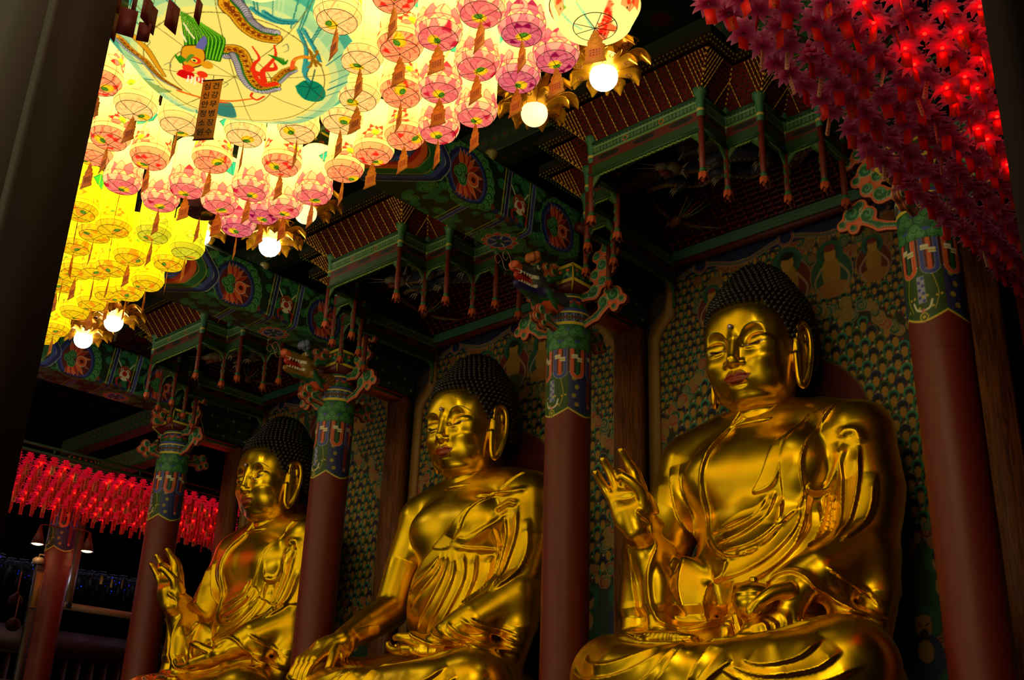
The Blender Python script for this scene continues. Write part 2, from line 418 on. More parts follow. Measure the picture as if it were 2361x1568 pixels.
def hand_flat(s,w,d=(-1,0,0)):
    """left hand lying palm up in the lap, fingers relaxed"""
    w=np.array(w,float); q=lambda a,b,c:w+np.array([-a,b,c])
    s.cap([q(-.05,0,.02),q(.22,0,-.02)],[.15,.12],.06)
    for i,b in enumerate((-.17,-.06,.05,.15)):
        s.cap([q(.1,b*.5,0),q(.38,b,-.03)],[.1,.07],.05)
        e=[.72,.84,.80,.66][i]
        finger(s,[q(.38,b,-.03),q(.38+(e-.38)*.5,b,-.05),q(e-.04,b,.0),q(e,b,.05)],.058,.036)
    finger(s,[q(.08,-.12,.03),q(.22,-.26,.08),q(.36,-.30,.10),q(.48,-.26,.10)],.075,.042)
def hand_mudra(s,w):
    """left hand resting palm up on the lap, thumb and middle finger meeting"""
    w=np.array(w,float); q=lambda a,b,c:w+np.array([-a,b,c])
    s.cap([q(-.05,0,0),q(.25,-.03,-.10)],[.15,.125],.06)
    for i,b in enumerate((-.18,-.07,.04,.15)):
        s.cap([q(.12,b*.5,-.06),q(.38,b-.04,-.14)],[.1,.07],.05)
    finger(s,[q(.38,-.22,-.14),q(.55,-.26,-.20),q(.70,-.28,-.18),q(.80,-.28,-.10)],.056,.036)
    finger(s,[q(.38,-.11,-.14),q(.52,-.13,-.10),q(.55,-.17,.04),q(.46,-.22,.12)],.058,.04)
    finger(s,[q(.38,.0,-.14),q(.60,-.02,-.20),q(.78,-.04,-.17),q(.88,-.05,-.08)],.056,.036)
    finger(s,[q(.38,.11,-.13),q(.56,.10,-.18),q(.70,.08,-.15),q(.78,.08,-.08)],.05,.034)
    finger(s,[q(.08,-.12,.03),q(.22,-.24,.10),q(.34,-.26,.14),q(.44,-.24,.15)],.075,.042)
def hand_down(s,w):
    """right hand hanging over the knee, fingers pointing down"""
    w=np.array(w,float); q=lambda a,b,c:w+np.array([a,b,c])
    s.cap([q(.1,.12,.06),q(-.05,-.12,-.06)],[.17,.16],.06)
    for i,a in enumerate((-.17,-.06,.05,.16)):
        s.cap([q(a*.5-.02,-.05,0),q(a-.07,-.34,-.22)],[.11,.078],.05)
        L=[.62,.74,.72,.60][i]
        finger(s,[q(a-.07,-.34,-.22),q(a-.09,-.44,-.40),q(a-.09,-.47,-.22-L*.6),q(a-.085,-.45,-.22-L)],.062,.038)
    finger(s,[q(.14,-.02,-.03),q(.24,-.16,-.18),q(.26,-.24,-.34),q(.24,-.28,-.46)],.08,.045)
BL=(-2.15,8.95,2.30); BH=(2.15,12.15,6.5)
def body_base(h):
    s=Sdf(BL,BH,h)
    # trunk
    s.ell((0,11.42,5.15),(1.02,.62,.95),0)
    s.ell((0,11.30,4.15),(.92,.66,.95),.3)
    s.cap([(0,11.40,6.0),(0,11.42,5.6)],[.34,.5],.2)
    for g in(-1,1):
        s.cap([(0,11.45,5.92),(g*.62,11.47,5.83),(g*1.08,11.45,5.62)],[.28,.33,.40],.22)
        s.ell((g*.42,10.98,5.25),(.46,.24,.36),.2)
    # seat and crossed legs
    s.ell((0,10.95,2.85),(1.55,1.10,.62),.25)
    for g in(-1,1):
        s.cap([(g*.55,11.0,3.0),(g*1.40,10.15,2.90)],[.52,.46],.2)
        s.cap([(g*1.42,10.12,2.88),(g*.9,9.72,2.80),(g*.1,9.55,2.76)],[.44,.40,.34],.15)
    s.ell((0,10.3,2.72),(1.7,.95,.42),.2)
    return s
def lap_folds(s,L=True):
    R=Relief(s.ax[0],s.ax[1])
    for g in(-1,1):
        for i,(t) in enumerate((0,.16,.33,.52,.72,.95)):
            R.fold([(g*.12,9.62+t*.05),(g*(.35+t*.2),9.75+t*.28),(g*(.8+t*.35),9.80+t*.45),(g*(1.25+t*.45),9.95+t*.6)],w=.09,h=.055,side=-g)
    s.relief(0,1,R.out(),2.3,3.4)
    R=Relief(s.ax[0],s.ax[2])
    for g in(-1,1):
        pass
    TL=lambda pts: sight_l(MID[2],9.62,pts,0,0,1.0)
    for P,sd in [([(1345,1508),(1375,1532),(1440,1538),(1510,1515),(1575,1480)],1),([(1308,1530),(1345,1562),(1430,1572),(1520,1545),(1600,1485)],1),([(1500,1600),(1560,1560),(1610,1480)],1),([(1530,1620),(1590,1560),(1625,1482)],1),([(1745,1528),(1800,1540),(1860,1520),(1895,1470)],-1),([(1720,1540),(1800,1566),(1890,1545),(1935,1500)],-1),([(1700,1545),(1790,1590),(1900,1575),(1975,1530)],-1),([(1660,1600),(1700,1560),(1735,1530)],-1),([(1640,1590),(1665,1530),(1680,1480)],1)]:
        R.fold(TL(P),w=.075,h=.05,side=sd)
    s.relief(0,2,R.out(),8.9,10.3,.3)
def sight_l(mid,Y,pts,ox,oy,sc):
    """points read off the photograph, put on the statue's own front plane (x from its axis, z)"""
    out=[]
    for px,py in pts:
        p=sight(ox+px/sc,oy+py/sc,1,Y); out.append((p[0]-mid,p[2]))
    return out
def body_A(left='bowl',h=.014):
    """robed statue with raised right hand"""
    s=body_base(h)
    # left arm in its sleeve
    s.cap([(1.10,11.42,5.50),(1.26,11.30,4.9),(1.22,11.10,4.25),(1.12,10.95,4.05)],[.42,.34,.30,.27],.12)
    s.cap([(1.20,11.0,4.12),(.98,10.55,3.88),(.72,10.28,3.70)],[.29,.25,.19],.1)
    s.cap([(1.30,11.1,4.1),(1.38,10.95,3.6),(1.30,10.75,3.1)],[.22,.20,.22],.15)     # hanging sleeve
    s.cap([(1.05,10.62,3.72),(1.25,10.55,3.35),(1.45,10.3,3.12)],[.15,.12,.1],.12)
    # right arm raised
    s.cap([(-1.12,11.42,5.48),(-1.30,11.20,4.9),(-1.36,10.95,4.25)],[.40,.32,.28],.12)
    s.cap([(-1.34,10.95,4.15),(-1.25,10.60,4.28),(-1.13,10.25,4.56)],[.27,.24,.17],.1)
    # right sleeve falls from the wrist to the lap as a flat bag
    s.cap([(-1.30,10.60,4.30),(-1.38,10.60,3.75),(-1.36,10.55,3.25)],[.20,.20,.25],.12)
    s.cap([(-1.12,10.36,4.40),(-1.02,10.40,4.0),(-1.0,10.42,3.6),(-.95,10.42,3.35)],[.10,.12,.13,.16],.1)
    s.cap([(-1.42,10.62,4.32),(-1.58,10.68,3.9),(-1.58,10.70,3.4)],[.10,.10,.14],.1)
    hand_up(s,(-1.12,10.16,4.60),lean=(-.30,-.10))
    w=(.70,10.20,3.66)
    s.ell((-.80,10.68,3.72),(.34,.12,.52),.14)
    s.cap([(-1.48,10.30,3.30),(-.9,10.12,3.28),(-.25,10.0,3.24)],[.09,.08,.06],.04,sq=(1,.8,1.2))
    if left=='bowl': hand_bowl(s,w)
    else: hand_mudra(s,(.62,10.15,3.62))
    # carved robe on the front
    R=Relief(s.ax[0],s.ax[2]); T=lambda pts,Y=10.75: sight_l(MID[2],Y,pts,1280,580,1.5874)
    U=T([(650,590),(600,640),(560,730),(541,830),(540,920),(550,1000),(575,1070),(622,1112),(672,1128),(730,1112)])
    R.area(T([(640,560),(600,640),(560,730),(541,830),(540,920),(550,1000),(575,1070),(622,1112),(672,1128),(740,1110),(800,1050),(850,980),(890,900),(897,780),(915,690),(940,610),(975,525)]+[(1300,520),(1400,900),(1400,1500),(200,1500),(200,560)]),h=.045,soft=.02)
    R.ridge(U,w=.022,h=.03,taper=False)
    if left!='bowl':
        R.ridge(T([(975,525),(920,610),(880,700),(850,800),(820,900),(800,960)]),w=.03,h=.045,taper=False)
        R.area(T([(975,525),(920,610),(880,700),(850,800),(820,900),(1000,1000),(1300,900),(1300,525)]),h=.04,soft=.018)
    else: R.area(T([(885,560),(840,680),(828,780),(824,900),(815,1000),(860,955),(893,905),(900,780),(915,700),(940,610),(978,525)]),h=.04,soft=.018)
    if left=='bowl': R.area(T([(870,570),(800,700),(760,810),(722,882),(790,862),(826,785),(835,690)]),h=.03,soft=.015)
    for i,P in enumerate([[(800,870),(775,960),(690,1040),(585,1075)],[(825,890),(815,990),(740,1070),(620,1105)],[(780,880),(735,960),(650,1010),(565,1030)],[(850,960),(800,1060),(730,1100),(680,1120)]]):
        R.fold(T(P),w=.07,h=.04,side=1)
    for P in [[(890,900),(880,1010),(810,1120),(700,1190),(600,1205)],[(905,900),(905,1020),(840,1140),(730,1215),(630,1225)],[(930,880),(940,1020),(890,1140),(800,1225)],[(660,1130),(640,1190),(600,1215)]]:
        R.fold(T(P),w=.09,h=.045,side=1)
    for P in [[(975,525),(925,640),(905,740),(900,860),(890,920)]]: R.ridge(T(P),w=.016,h=.02)
    for P in [[(1030,690),(1045,800),(1062,950),(1075,1085)],[(985,860),(975,980),(950,1130)],[(1100,690),(1112,850),(1105,960),(1082,1090)],[(1160,800),(1165,930),(1145,1010),(1100,1085)],[(930,880),(925,1000),(905,1110)],[(1020,880),(1010,1000),(985,1120)]]:
        R.fold(T(P,10.9),w=.07,h=.05,side=1)
    R.ridge(T([(905,865),(960,860),(1010,780),(1040,690)],10.8),w=.05,h=.05)
    R.ridge(T([(1040,680),(1050,655),(1090,650),(1110,700)],10.9),w=.05,h=.04)
    for P in [[(432,790),(445,880),(470,980),(510,1060)],[(465,780),(480,880),(505,980),(520,1060)],[(400,830),(405,950),(430,1080)]]:
        R.fold(T(P,11.0),w=.07,h=.045,side=-1)
    s.relief(0,2,R.out(3.6),10.2,11.45,.2)
    R=Relief(s.ax[0],s.ax[2]); T2=lambda pts: sight_l(MID[2],10.35,pts,1280,580,1.5874)
    R.ridge(T2([(366,975),(388,1010),(385,1080),(365,1180),(368,1280),(390,1345),(430,1368),(480,1366),(540,1330),(585,1270),(605,1215)]),w=.028,h=.05,taper=False)
    for P in [[(420,1100),(412,1220),(440,1330)],[(520,1190),(505,1270),(500,1340)],[(300,1080),(285,1200),(300,1340)]]:
        R.fold(T2(P),w=.06,h=.035,side=1)
    # the sleeve over the left forearm
    R.ridge(T2([(820,1225),(860,1190),(905,1180),(960,1205),(1010,1270),(1100,1310),(1200,1350),(1250,1400),(1275,1500)]),w=.022,h=.05,taper=False)
    for P in [[(1000,1155),(1050,1190),(1100,1240),(1140,1270)],[(1020,1170),(1080,1230),(1130,1280)]]: R.ridge(T2(P),w=.02,h=.03)
    s.relief(0,2,R.out(3.3),9.6,10.75,.15)
    lap_folds(s)
    return s
def body_B(h=.014):
    """one shoulder bare, right hand over the knee"""
    s=body_base(h)
    s.cap([(1.10,11.42,5.50),(1.26,11.30,4.9),(1.24,11.10,4.25),(1.16,10.95,4.05)],[.42,.34,.30,.27],.12)
    s.cap([(1.25,11.0,4.12),(.98,10.55,3.78),(.66,10.28,3.55)],[.29,.23,.17],.1)
    s.cap([(1.30,11.1,4.1),(1.38,10.95,3.6),(1.30,10.75,3.1)],[.22,.20,.22],.15)
    s.cap([(.95,10.62,3.62),(1.25,10.55,3.30),(1.45,10.3,3.12)],[.16,.14,.1],.12)
    s.cap([(-1.12,11.42,5.48),(-1.30,11.25,4.9),(-1.28,11.02,4.20)],[.40,.29,.25],.12)
    s.cap([(-1.28,11.02,4.15),(-1.16,10.45,3.85),(-1.10,10.05,3.62)],[.26,.23,.17],.05)
    hand_down(s,(-1.12,9.86,3.50))
    hand_flat(s,(.62,10.16,3.44))
    R=Relief(s.ax[0],s.ax[2]); T=lambda pts,Y=10.75: sight_l(MID[1],Y,pts,640,780,1.99)
    R.area(T([(1050,580),(960,680),(905,750),(860,800),(800,870),(740,935),(700,985),(640,1045),(590,1120),(570,1200),(560,1500),(1400,1500),(1400,580)]),h=.045,soft=.018)
    R.area(T([(1050,580),(960,680),(880,790),(845,870),(800,955),(765,968),(712,960),(735,930),(800,860),(870,780),(960,670)]),h=.04,soft=.016)
    R.ridge(T([(1052,585),(960,690),(885,790),(850,870),(800,950),(765,965)]),w=.016,h=.03,taper=False)
    R.ridge(T([(715,962),(765,968),(800,950)]),w=.02,h=.03)
    for P,sd in [([(755,975),(730,1060),(660,1130),(600,1180)],1),([(775,975),(760,1080),(690,1180),(610,1250)],1),([(790,975),(790,1090),(740,1220),(650,1350)],1),([(815,975),(825,1100),(780,1240),(700,1360)],1),([(850,975),(862,1110),(820,1240),(760,1345)],1),([(890,975),(890,1110),(860,1230),(810,1310)],1),([(935,970),(930,1080),(905,1180),(850,1300)],1),([(985,950),(975,1080),(950,1180),(925,1255)],1)]:
        R.fold(T(P),w=.075,h=.05,side=sd)
    R.ridge(T([(800,950),(870,965),(935,960),(985,945)]),w=.03,h=.035)
    R.ridge(T([(835,925),(900,930),(955,890),(1000,840),(1040,780)],10.85),w=.055,h=.06)
    R.ridge(T([(905,720),(980,705),(1060,700),(1115,680)],10.9),w=.035,h=.04)
    R.ridge(T([(1000,790),(1030,765),(1060,750),(1090,760)],10.9),w=.04,h=.05)
    for P in [[(1048,800),(1060,920),(1050,1050),(1030,1190)],[(1100,760),(1105,900),(1085,1050),(1060,1180)],[(1140,820),(1152,960),(1130,1080),(1075,1175)],[(1010,830),(1005,960),(1010,1080),(985,1200)]]:
        R.fold(T(P,10.95),w=.07,h=.055,side=1)
    s.relief(0,2,R.out(3.6),10.2,11.45,.2)
    R=Relief(s.ax[0],s.ax[2]); T2=lambda pts: sight_l(MID[1],10.35,pts,640,780,1.99)
    for P in [[(725,1350),(745,1390),(800,1420),(860,1400)],[(770,1335),(800,1380),(860,1405)],[(820,1310),(860,1365),(930,1395)],[(860,1290),(930,1345),(1000,1385),(1060,1400)],[(890,1290),(960,1330),(1040,1360)]]:
        R.ridge(T2(P),w=.024,h=.04)
    R.ridge(T2([(880,1400),(960,1415),(1020,1440),(1060,1500),(1080,1568)]),w=.025,h=.05,taper=False)
    s.relief(0,2,R.out(3.3),9.6,10.75,.15)
    lap_folds(s)
    return s

def hair_mesh(mb_base,mb):
    """dark snail-curl cap: smooth core plus rows of beads"""
    def prof(t):  # t 0 nape-level .. 1 crown ; returns radius x, radius y, z, yc
        P=[(0,.600,.60,6.58,11.34),(.12,.635,.66,6.78,11.33),(.28,.655,.69,7.02,11.31),(.45,.635,.675,7.26,11.30),(.58,.575,.62,7.45,11.30),(.68,.49,.53,7.58,11.31),(.76,.415,.44,7.70,11.32),(.85,.33,.35,7.84,11.33),(.93,.22,.24,7.95,11.34),(1,.0,.0,8.02,11.34)]
        P=np.array(P); return [np.interp(t,P[:,0],P[:,i]) for i in range(1,5)]
    def front_limit(th):
        # lowest z allowed at angle th (0 = front): hairline, temple, then behind the ear
        a=abs((th+pi)%(2*pi)-pi)
        return np.interp(a,[0,.58,.82,.95,1.05,1.13,1.20,1.25,1.72,1.82,pi],[7.31,7.27,7.15,6.98,6.86,6.80,6.93,7.08,7.08,6.6,6.45])
    ts=np.linspace(0,1,40); th=np.linspace(0,2*pi,72,endpoint=False); G=np.zeros((40,72,3))
    for i,t in enumerate(ts):
        rx,ry,z,yc=prof(t)
        for j,a in enumerate(th):
            zl=front_limit(a)+(.07 if abs((a+pi)%(2*pi)-pi)<1.2 else 0); zz=z; X,Y,yy=rx,ry,yc
            if z<zl:
                tt=np.interp(zl,[prof(u)[2] for u in np.linspace(0,1,60)],np.linspace(0,1,60)); X,Y,zz,yy=prof(tt); 
                f=.98-.25*min(1,(zl-z)/.3); X*=f;Y*=f
            G[i,j]=(X*sin(a)*.985,yy-Y*cos(a)*.985,zz)
    mb_base.grid(G,closev=True)
    rows=np.arange(6.56,8.03,.064); k=0
    sp=np.linspace(0,1,200); pz=np.array([prof(u)[2] for u in sp])
    # march by arc length so the crown is covered too
    arcs=[0]; pr=[prof(u) for u in sp]
    for a,b in zip(pr[:-1],pr[1:]): arcs.append(arcs[-1]+np.hypot(b[2]-a[2],b[0]-a[0]))
    arcs=np.array(arcs); L=arcs[-1]; nrow=int(L/.066)
    for i in range(nrow+1):
        t=np.interp(i*.066,arcs,sp); rx,ry,z,yc=prof(t); per=2*pi*(rx+ry)/2; n=max(1,int(per/.074))
        for j in range(n):
            a=(j+.5*(i%2))/n*2*pi
            if z<front_limit(a)-.035: continue
            c=np.array((rx*sin(a),yc-ry*cos(a),z))
            mb.sphere(c,(.041,.041,.036),8,5)
            o=np.array((sin(a)*.030,-cos(a)*.030,.008)) if t<.93 else np.array((0,-.005,.032))
            mb.sphere(c+o,.019,6,4)
    return
HEAD=None
def build_statue(mid,body,label,left):
    global HEAD
    if HEAD is None: HEAD=head_mesh()
    V,Q=body.poly(); n=len(V)
    HV,HQ,HC,HM=HEAD
    mb=MB(); C=np.ones((n,3))*GOLD_C
    mb.V.append(V-[0,11.2,2.3]); mb.C.append(C); mb.F.append(('Q',Q)); mb.n=n
    mb.V.append(HV-[0,11.2,2.3]); mb.C.append(HC); mb.F.append(('Q',HQ+n)); mb.n+=len(HV)
    o=mb.build('gilded_buddha_statue',M_gold,smooth=True,loc=(mid,11.2,2.3))
    me=o.data; at=me.attributes.new('Met','FLOAT','POINT'); at.data.foreach_set('value',np.r_[np.ones(n),HM].astype(np.float32))
    tag(o,label,'statue','golden seated statues in a row on the altar')
    return o
def gold_mat():
    m=mat('gold_leaf',rough=.2,metal=1,vcol=True); nt=m.node_tree; b=nt.nodes['Principled BSDF']
    a=nt.nodes.new('ShaderNodeAttribute'); a.attribute_name='Met'; nt.links.new(a.outputs['Fac'],b.inputs['Metallic'])
    tc=nt.nodes.new('ShaderNodeTexCoord'); n=nt.nodes.new('ShaderNodeTexNoise'); n.inputs['Scale'].default_value=2.2; n.inputs['Detail'].default_value=5
    nt.links.new(tc.outputs['Object'],n.inputs['Vector'])
    mr=nt.nodes.new('ShaderNodeMapRange'); mr.inputs['From Min'].default_value=.3; mr.inputs['From Max'].default_value=.7; mr.inputs['To Min'].default_value=.27; mr.inputs['To Max'].default_value=.37
    nt.links.new(n.outputs['Fac'],mr.inputs['Value']); nt.links.new(mr.outputs['Result'],b.inputs['Roughness'])
    return m
M_gold=gold_mat()
M_hair=mat('blue_black_hair',(.085,.062,.045),rough=.38)
M_gem=mat('crystal_gem',(.80,.70,.78),rough=.2,metal=.5)
def statues():
    A=build_statue(MID[2],body_A('bowl'),'nearest gold seated Buddha, hand raised, a round bowl in its lap','bowl')
    B=build_statue(MID[1],body_B(),'gold seated Buddha in the middle with bare right shoulder, one hand hanging over its knee','flat')
    Cc=build_statue(MID[0],body_A('mudra'),'farthest gold seated Buddha, raised hand and empty lap hand with thumb touching a finger','mudra')
    hb=MB(); hm=MB(); hair_mesh(hm,hm)
    hair=None
    for o in(A,B,Cc):
        if hair is None:
            hm.V=[v-[0,11.2,2.3] for v in hm.V]
            hair=hm.build('hair',M_hair,o,smooth=True); first=hair; hair['label']='black hair of tight snail curls'
        else:
            h=first.copy(); COL.objects.link(h); h.parent=o
    g=MB(); g.lathe([(0,.022),(.02,.018),(.032,.006),(.034,-.006)],16); 
    gm=None
    for o in(A,B,Cc):
        p=(0,-.615,6.955-2.3)
        if gm is None: gm=g.build('forehead_gem',M_gem,o,smooth=True,loc=p); gm.rotation_euler=(radians(84),0,0); gm['label']='clear round jewel between the brows'
        else: k=gm.copy(); COL.objects.link(k); k.parent=o
    # the bowl held by the near statue
    b=MB(); b.lathe([(r*.84,z*.84) for r,z in[(0,-.245),(.10,-.24),(.20,-.17),(.265,-.06),(.275,.03),(.262,.075),(.272,.085),(.262,.105),(.235,.155),(.16,.215),(.06,.245),(.045,.262),(.058,.285),(.045,.31),(0,.32)]],48)
    bo=b.build('lidded_bowl',M_gold2,smooth=True,loc=(MID[2]+.47,10.06,3.56)); 
    tag(bo,'round gold lidded bowl resting in the nearest statue\'s lap hand','bowl')
M_gold2=mat('polished_gold',GOLD_C,rough=.28,metal=1)
# ------------------------------------------------------------------ painted timber hall
GRN=(.13,.36,.20); TEAL=(.16,.52,.38); LGRN=(.36,.62,.36); ORA=(.86,.36,.17); NAVY=(.11,.14,.40); BLU=(.24,.29,.62); DRED=(.34,.07,.05); RED=(.68,.13,.08); GLD=(.88,.78,.25); WHT=(.86,.83,.74); YEL=(.80,.70,.18); DGR=(.06,.14,.09); PINK=(.80,.45,.42); BRN=(.42,.20,.09); BLK=(.03,.03,.03)
M_paint=mat('painted_timber',rough=.55,vcol=True,noise=(40,.10))
M_paintg=mat('painted_plaster',rough=.7,vcol=True,noise=(60,.10))
M_red=mat('red_lacquer',(.43,.115,.06),rough=.5,noise=(6,.18),bump=.15)
M_wood=mat('bare_pine',(.46,.235,.095),rough=.6,noise=(3,.3))
M_frame=mat('ochre_frame',(.62,.45,.19),rough=.6,noise=(20,.1))
M_dark=mat('dark_timber',(.10,.055,.04),rough=.7,noise=(5,.3))
M_gilt=mat('gilded_edge',(.95,.74,.30),rough=.35,metal=.35)
M_carve=mat('painted_carving',rough=.5,vcol=True)
def wood_nodes():
    nt=M_wood.node_tree; b=nt.nodes['Principled BSDF']; tc=nt.nodes.new('ShaderNodeTexCoord'); mp=nt.nodes.new('ShaderNodeMapping'); mp.inputs['Scale'].default_value=(9,9,.7)
    n=nt.nodes.new('ShaderNodeTexNoise'); n.inputs['Scale'].default_value=2.2; n.inputs['Detail'].default_value=8; n.inputs['Distortion'].default_value=1.5
    r=nt.nodes.new('ShaderNodeValToRGB'); r.color_ramp.elements[0].color=tuple(lin((.30,.13,.05)))+(1,); r.color_ramp.elements[1].color=tuple(lin((.58,.33,.14)))+(1,); r.color_ramp.elements[0].position=.35; r.color_ramp.elements[1].position=.65
    nt.links.new(tc.outputs['Object'],mp.inputs[0]); nt.links.new(mp.outputs[0],n.inputs['Vector']); nt.links.new(n.outputs['Fac'],r.inputs[0]); nt.links.new(r.outputs[0],b.inputs['Base Color'])
wood_nodes()
def cloudlet(cv,x,y,r,col=GRN,line=LGRN,rim=None,dr=1,a0=0):
    if rim: cv.circ(x,y,r*1.12,rim)
    cv.circ(x,y,r,line); cv.circ(x,y,r*.86,col); cv.spiral(x,y,r*.62,r*.16,line,1.3,a0,dr)
def lotus_fan(cv,x,y,s,d=1,turn=0):
    """half-open red lotus seen from the side, petals fanning from (x,y); d=+1 opens to +x"""
    cv.circ(x+d*.10*s,y,.60*s,NAVY,sx=.9); cv.circ(x+d*.12*s,y,.52*s,BLU,sx=.9); cv.circ(x+d*.12*s,y,.47*s,DRED,sx=.9)
    for k in range(14):
        a=radians(-118+k*236/13)+turn; c0=np.array([x,y]); u=np.array([d*cos(a)*.55+d*.02,sin(a)]); u/=np.linalg.norm(u); v=np.array([-u[1],u[0]])
        r0,r1,w=.13*s,.54*s,.062*s
        P=[c0+u*r0-v*w*.6,c0+u*(r0+.2*s)-v*w,c0+u*r1+v*w*.3,c0+u*(r0+.2*s)+v*w,c0+u*r0+v*w*.6]
        cv.poly(P,WHT); Q=[c0+(p-c0)*.96 for p in P]; cv.poly(Q,ORA if k%2 else RED)
    cv.circ(x+d*.26*s,y,.15*s,WHT); cv.circ(x+d*.26*s,y,.135*s,ORA); cv.circ(x+d*.27*s,y,.06*s,DRED)
    for (a,b) in((-.02,.12),(-.02,-.12),(-.13,0)): cloudlet(cv,x+d*a*s,y+b*s,.12*s,GRN,LGRN)
def beam_canvas():
    # u: distance from the pillar face towards the court (0..6.2), v: 0 far edge of underside, .72 fold, 1.52 top of the side
    cv=Cv(6.2,1.54,.0085,DGR); rnd=random.Random(3)
    for i in range(170):
        cloudlet(cv,rnd.uniform(0,2.9),rnd.uniform(0,1.54),rnd.uniform(.05,.085),GRN,TEAL if i%3 else LGRN,dr=rnd.choice((-1,1)),a0=rnd.uniform(0,6))
    f=.72
    # stripes of ribbon
    for x0,c in((.95,BLU),(1.42,NAVY),(1.98,BLU)):
        cv.line([(x0,0),(x0+.06,f),(x0-.02,1.54)],.07,WHT); cv.line([(x0,0),(x0+.06,f),(x0-.02,1.54)],.055,c)
        cv.line([(x0+.08,0),(x0+.14,f),(x0+.06,1.54)],.012,GLD)
    for k in range(9): cv.circ(1.2+.6*k/8,f+.02+.06*sin(k*1.1),.05,BRN if k%2 else NAVY)
    # lotus near the pillar and the big lotus
    for x,d,s in((.42,-1,.62),(2.15,-1,.66)):
        for k in range(22):
            a=k/22*2*pi; cloudlet(cv,x+.50*s*cos(a)*1.1-.02,f+.30+.62*s*sin(a),.082,GRN,LGRN,a0=a)
        lotus_fan(cv,x+.10,f+.30,s,d)
    # tiger mask
    tx,ty=1.22,f+.34
    cv.circ(tx,ty,.13,(.55,.22,.07)); cv.circ(tx,ty-.06,.10,WHT); cv.circ(tx,ty-.02,.05,RED)
    for g in(-1,1): cv.circ(tx+g*.06,ty+.04,.028,WHT); cv.circ(tx+g*.06,ty+.04,.013,BLK); cv.line([(tx+g*.09,ty+.10),(tx+g*.16,ty+.2)],.02,WHT); cv.line(spline([(tx+g*.06,ty-.1),(tx+g*.14,ty-.16),(tx+g*.12,ty-.26)],4),.03,RED)
    # roundel on the underside
    rx,ry=1.08,.26
    for k in range(12): cloudlet(cv,rx+.33*cos(k*pi/6),ry+.23*sin(k*pi/6),.075,GRN,LGRN,a0=k)
    for k in range(10): cv.circ(rx+.20*cos(k*pi/5),ry+.18*sin(k*pi/5),.055,WHT); cv.circ(rx+.20*cos(k*pi/5),ry+.18*sin(k*pi/5),.045,ORA)
    cv.circ(rx,ry,.17,WHT); cv.circ(rx,ry,.16,BLU)
    for k in range(10): cv.line([(rx,ry),(rx+.14*cos(k*pi/5+.3),ry+.14*sin(k*pi/5+.3))],.02,WHT if k%2 else NAVY)
    cv.circ(rx,ry,.05,GRN)
    # chevrons of broad ribbon that close the pattern
    def chev(x,w,c): 
        P=spline([(x+.75,0),(x+.38,f*.55),(x,f+.12),(x-.10,f+.36),(x+.10,f+.60),(x+.30,1.54)],6); cv.line(P,w,c)
    chev(2.62,.09,WHT); chev(2.62,.075,NAVY); chev(2.70,.06,BLU)
    cv.poly([(2.78,f+.5),(3.02,1.54),(6.2,1.54),(6.2,0),(3.6,0),(3.15,.4),(2.78,f+.1)],(.10,.20,.10))
    chev(2.86,.13,GLD); chev(2.86,.115,GRN); chev(3.02,.11,ORA); chev(3.10,.06,RED); chev(3.20,.09,BLU); chev(3.28,.05,NAVY); chev(3.42,.09,GRN); chev(3.50,.02,GLD)
    cv.poly([(3.55,f+.22),(3.9,f+.62),(6.2,f+.62),(6.2,f-.18),(3.9,f-.18)],(.02,.03,.03))
    for k in range(9): cloudlet(cv,3.95+k*.26,f+.22+.12*(-1)**k,.10,(.18,.24,.05),(.50,.50,.15),a0=k)
    for yy in(f-.22,f+.66): cv.rect(3.8,yy-.02,6.2,yy+.04,GRN); cv.rect(3.8,yy+.04,6.2,yy+.07,RED); cv.rect(3.8,yy-.04,6.2,yy-.02,GLD)
    for k in range(24):
        for j in range(3):
            x,y=3.9+k*.1,.06+j*.13; cv.circ(x,y,.03,YEL if (k+j)%2 else ORA); cv.circ(x,y,.014,DGR)
    return cv
def skin_strip(mb,cv,pts):
    """bend a canvas (u along Y, v across) over a section given as (v,dx,dz) knots"""
    K=np.array(pts)
def build_beams():
    cv=beam_canvas(); first=None
    labs=['painted roof beam with red lotus fans above the farthest pillar, far left','painted roof beam with red lotus fans above the second pillar from the left','large painted roof beam with red lotus fans and chevron ends, above the middle pillar','painted roof beam above the right pillar, mostly hidden by pink lotuses']
    for i,x in enumerate(PX):
        if first is None:
            mb=MB(); V=[0,.05,.66,.72,.78,1.46,1.52]; DX=[-.36,-.33,.31,.345,.36,.36,.33]; DZ=[.03,0,0,.015,.05,.74,.78]
            def fn(X,Y): return np.stack([np.interp(Y,V,DX),-X,np.interp(Y,V,DZ)],-1)
            sheet(mb,cv,fn)
            mb.box((-.02,-3.1,.79),(.66,6.2,.05),col=DGR); mb.box((-.34,-3.1,.40),(.05,6.19,.72),col=DGR); mb.box((0,-.02,.4),(.66,.04,.74),col=DGR); mb.box((0,-6.18,.4),(.66,.04,.74),col=GRN)
            o=mb.build('roof_beam',M_paint,loc=(x,10.32,8.42)); first=o
        else:
            o=first.copy(); COL.objects.link(o); o.location=(x,10.32,8.42)
        tag(o,labs[i],'beam','painted roof beams')
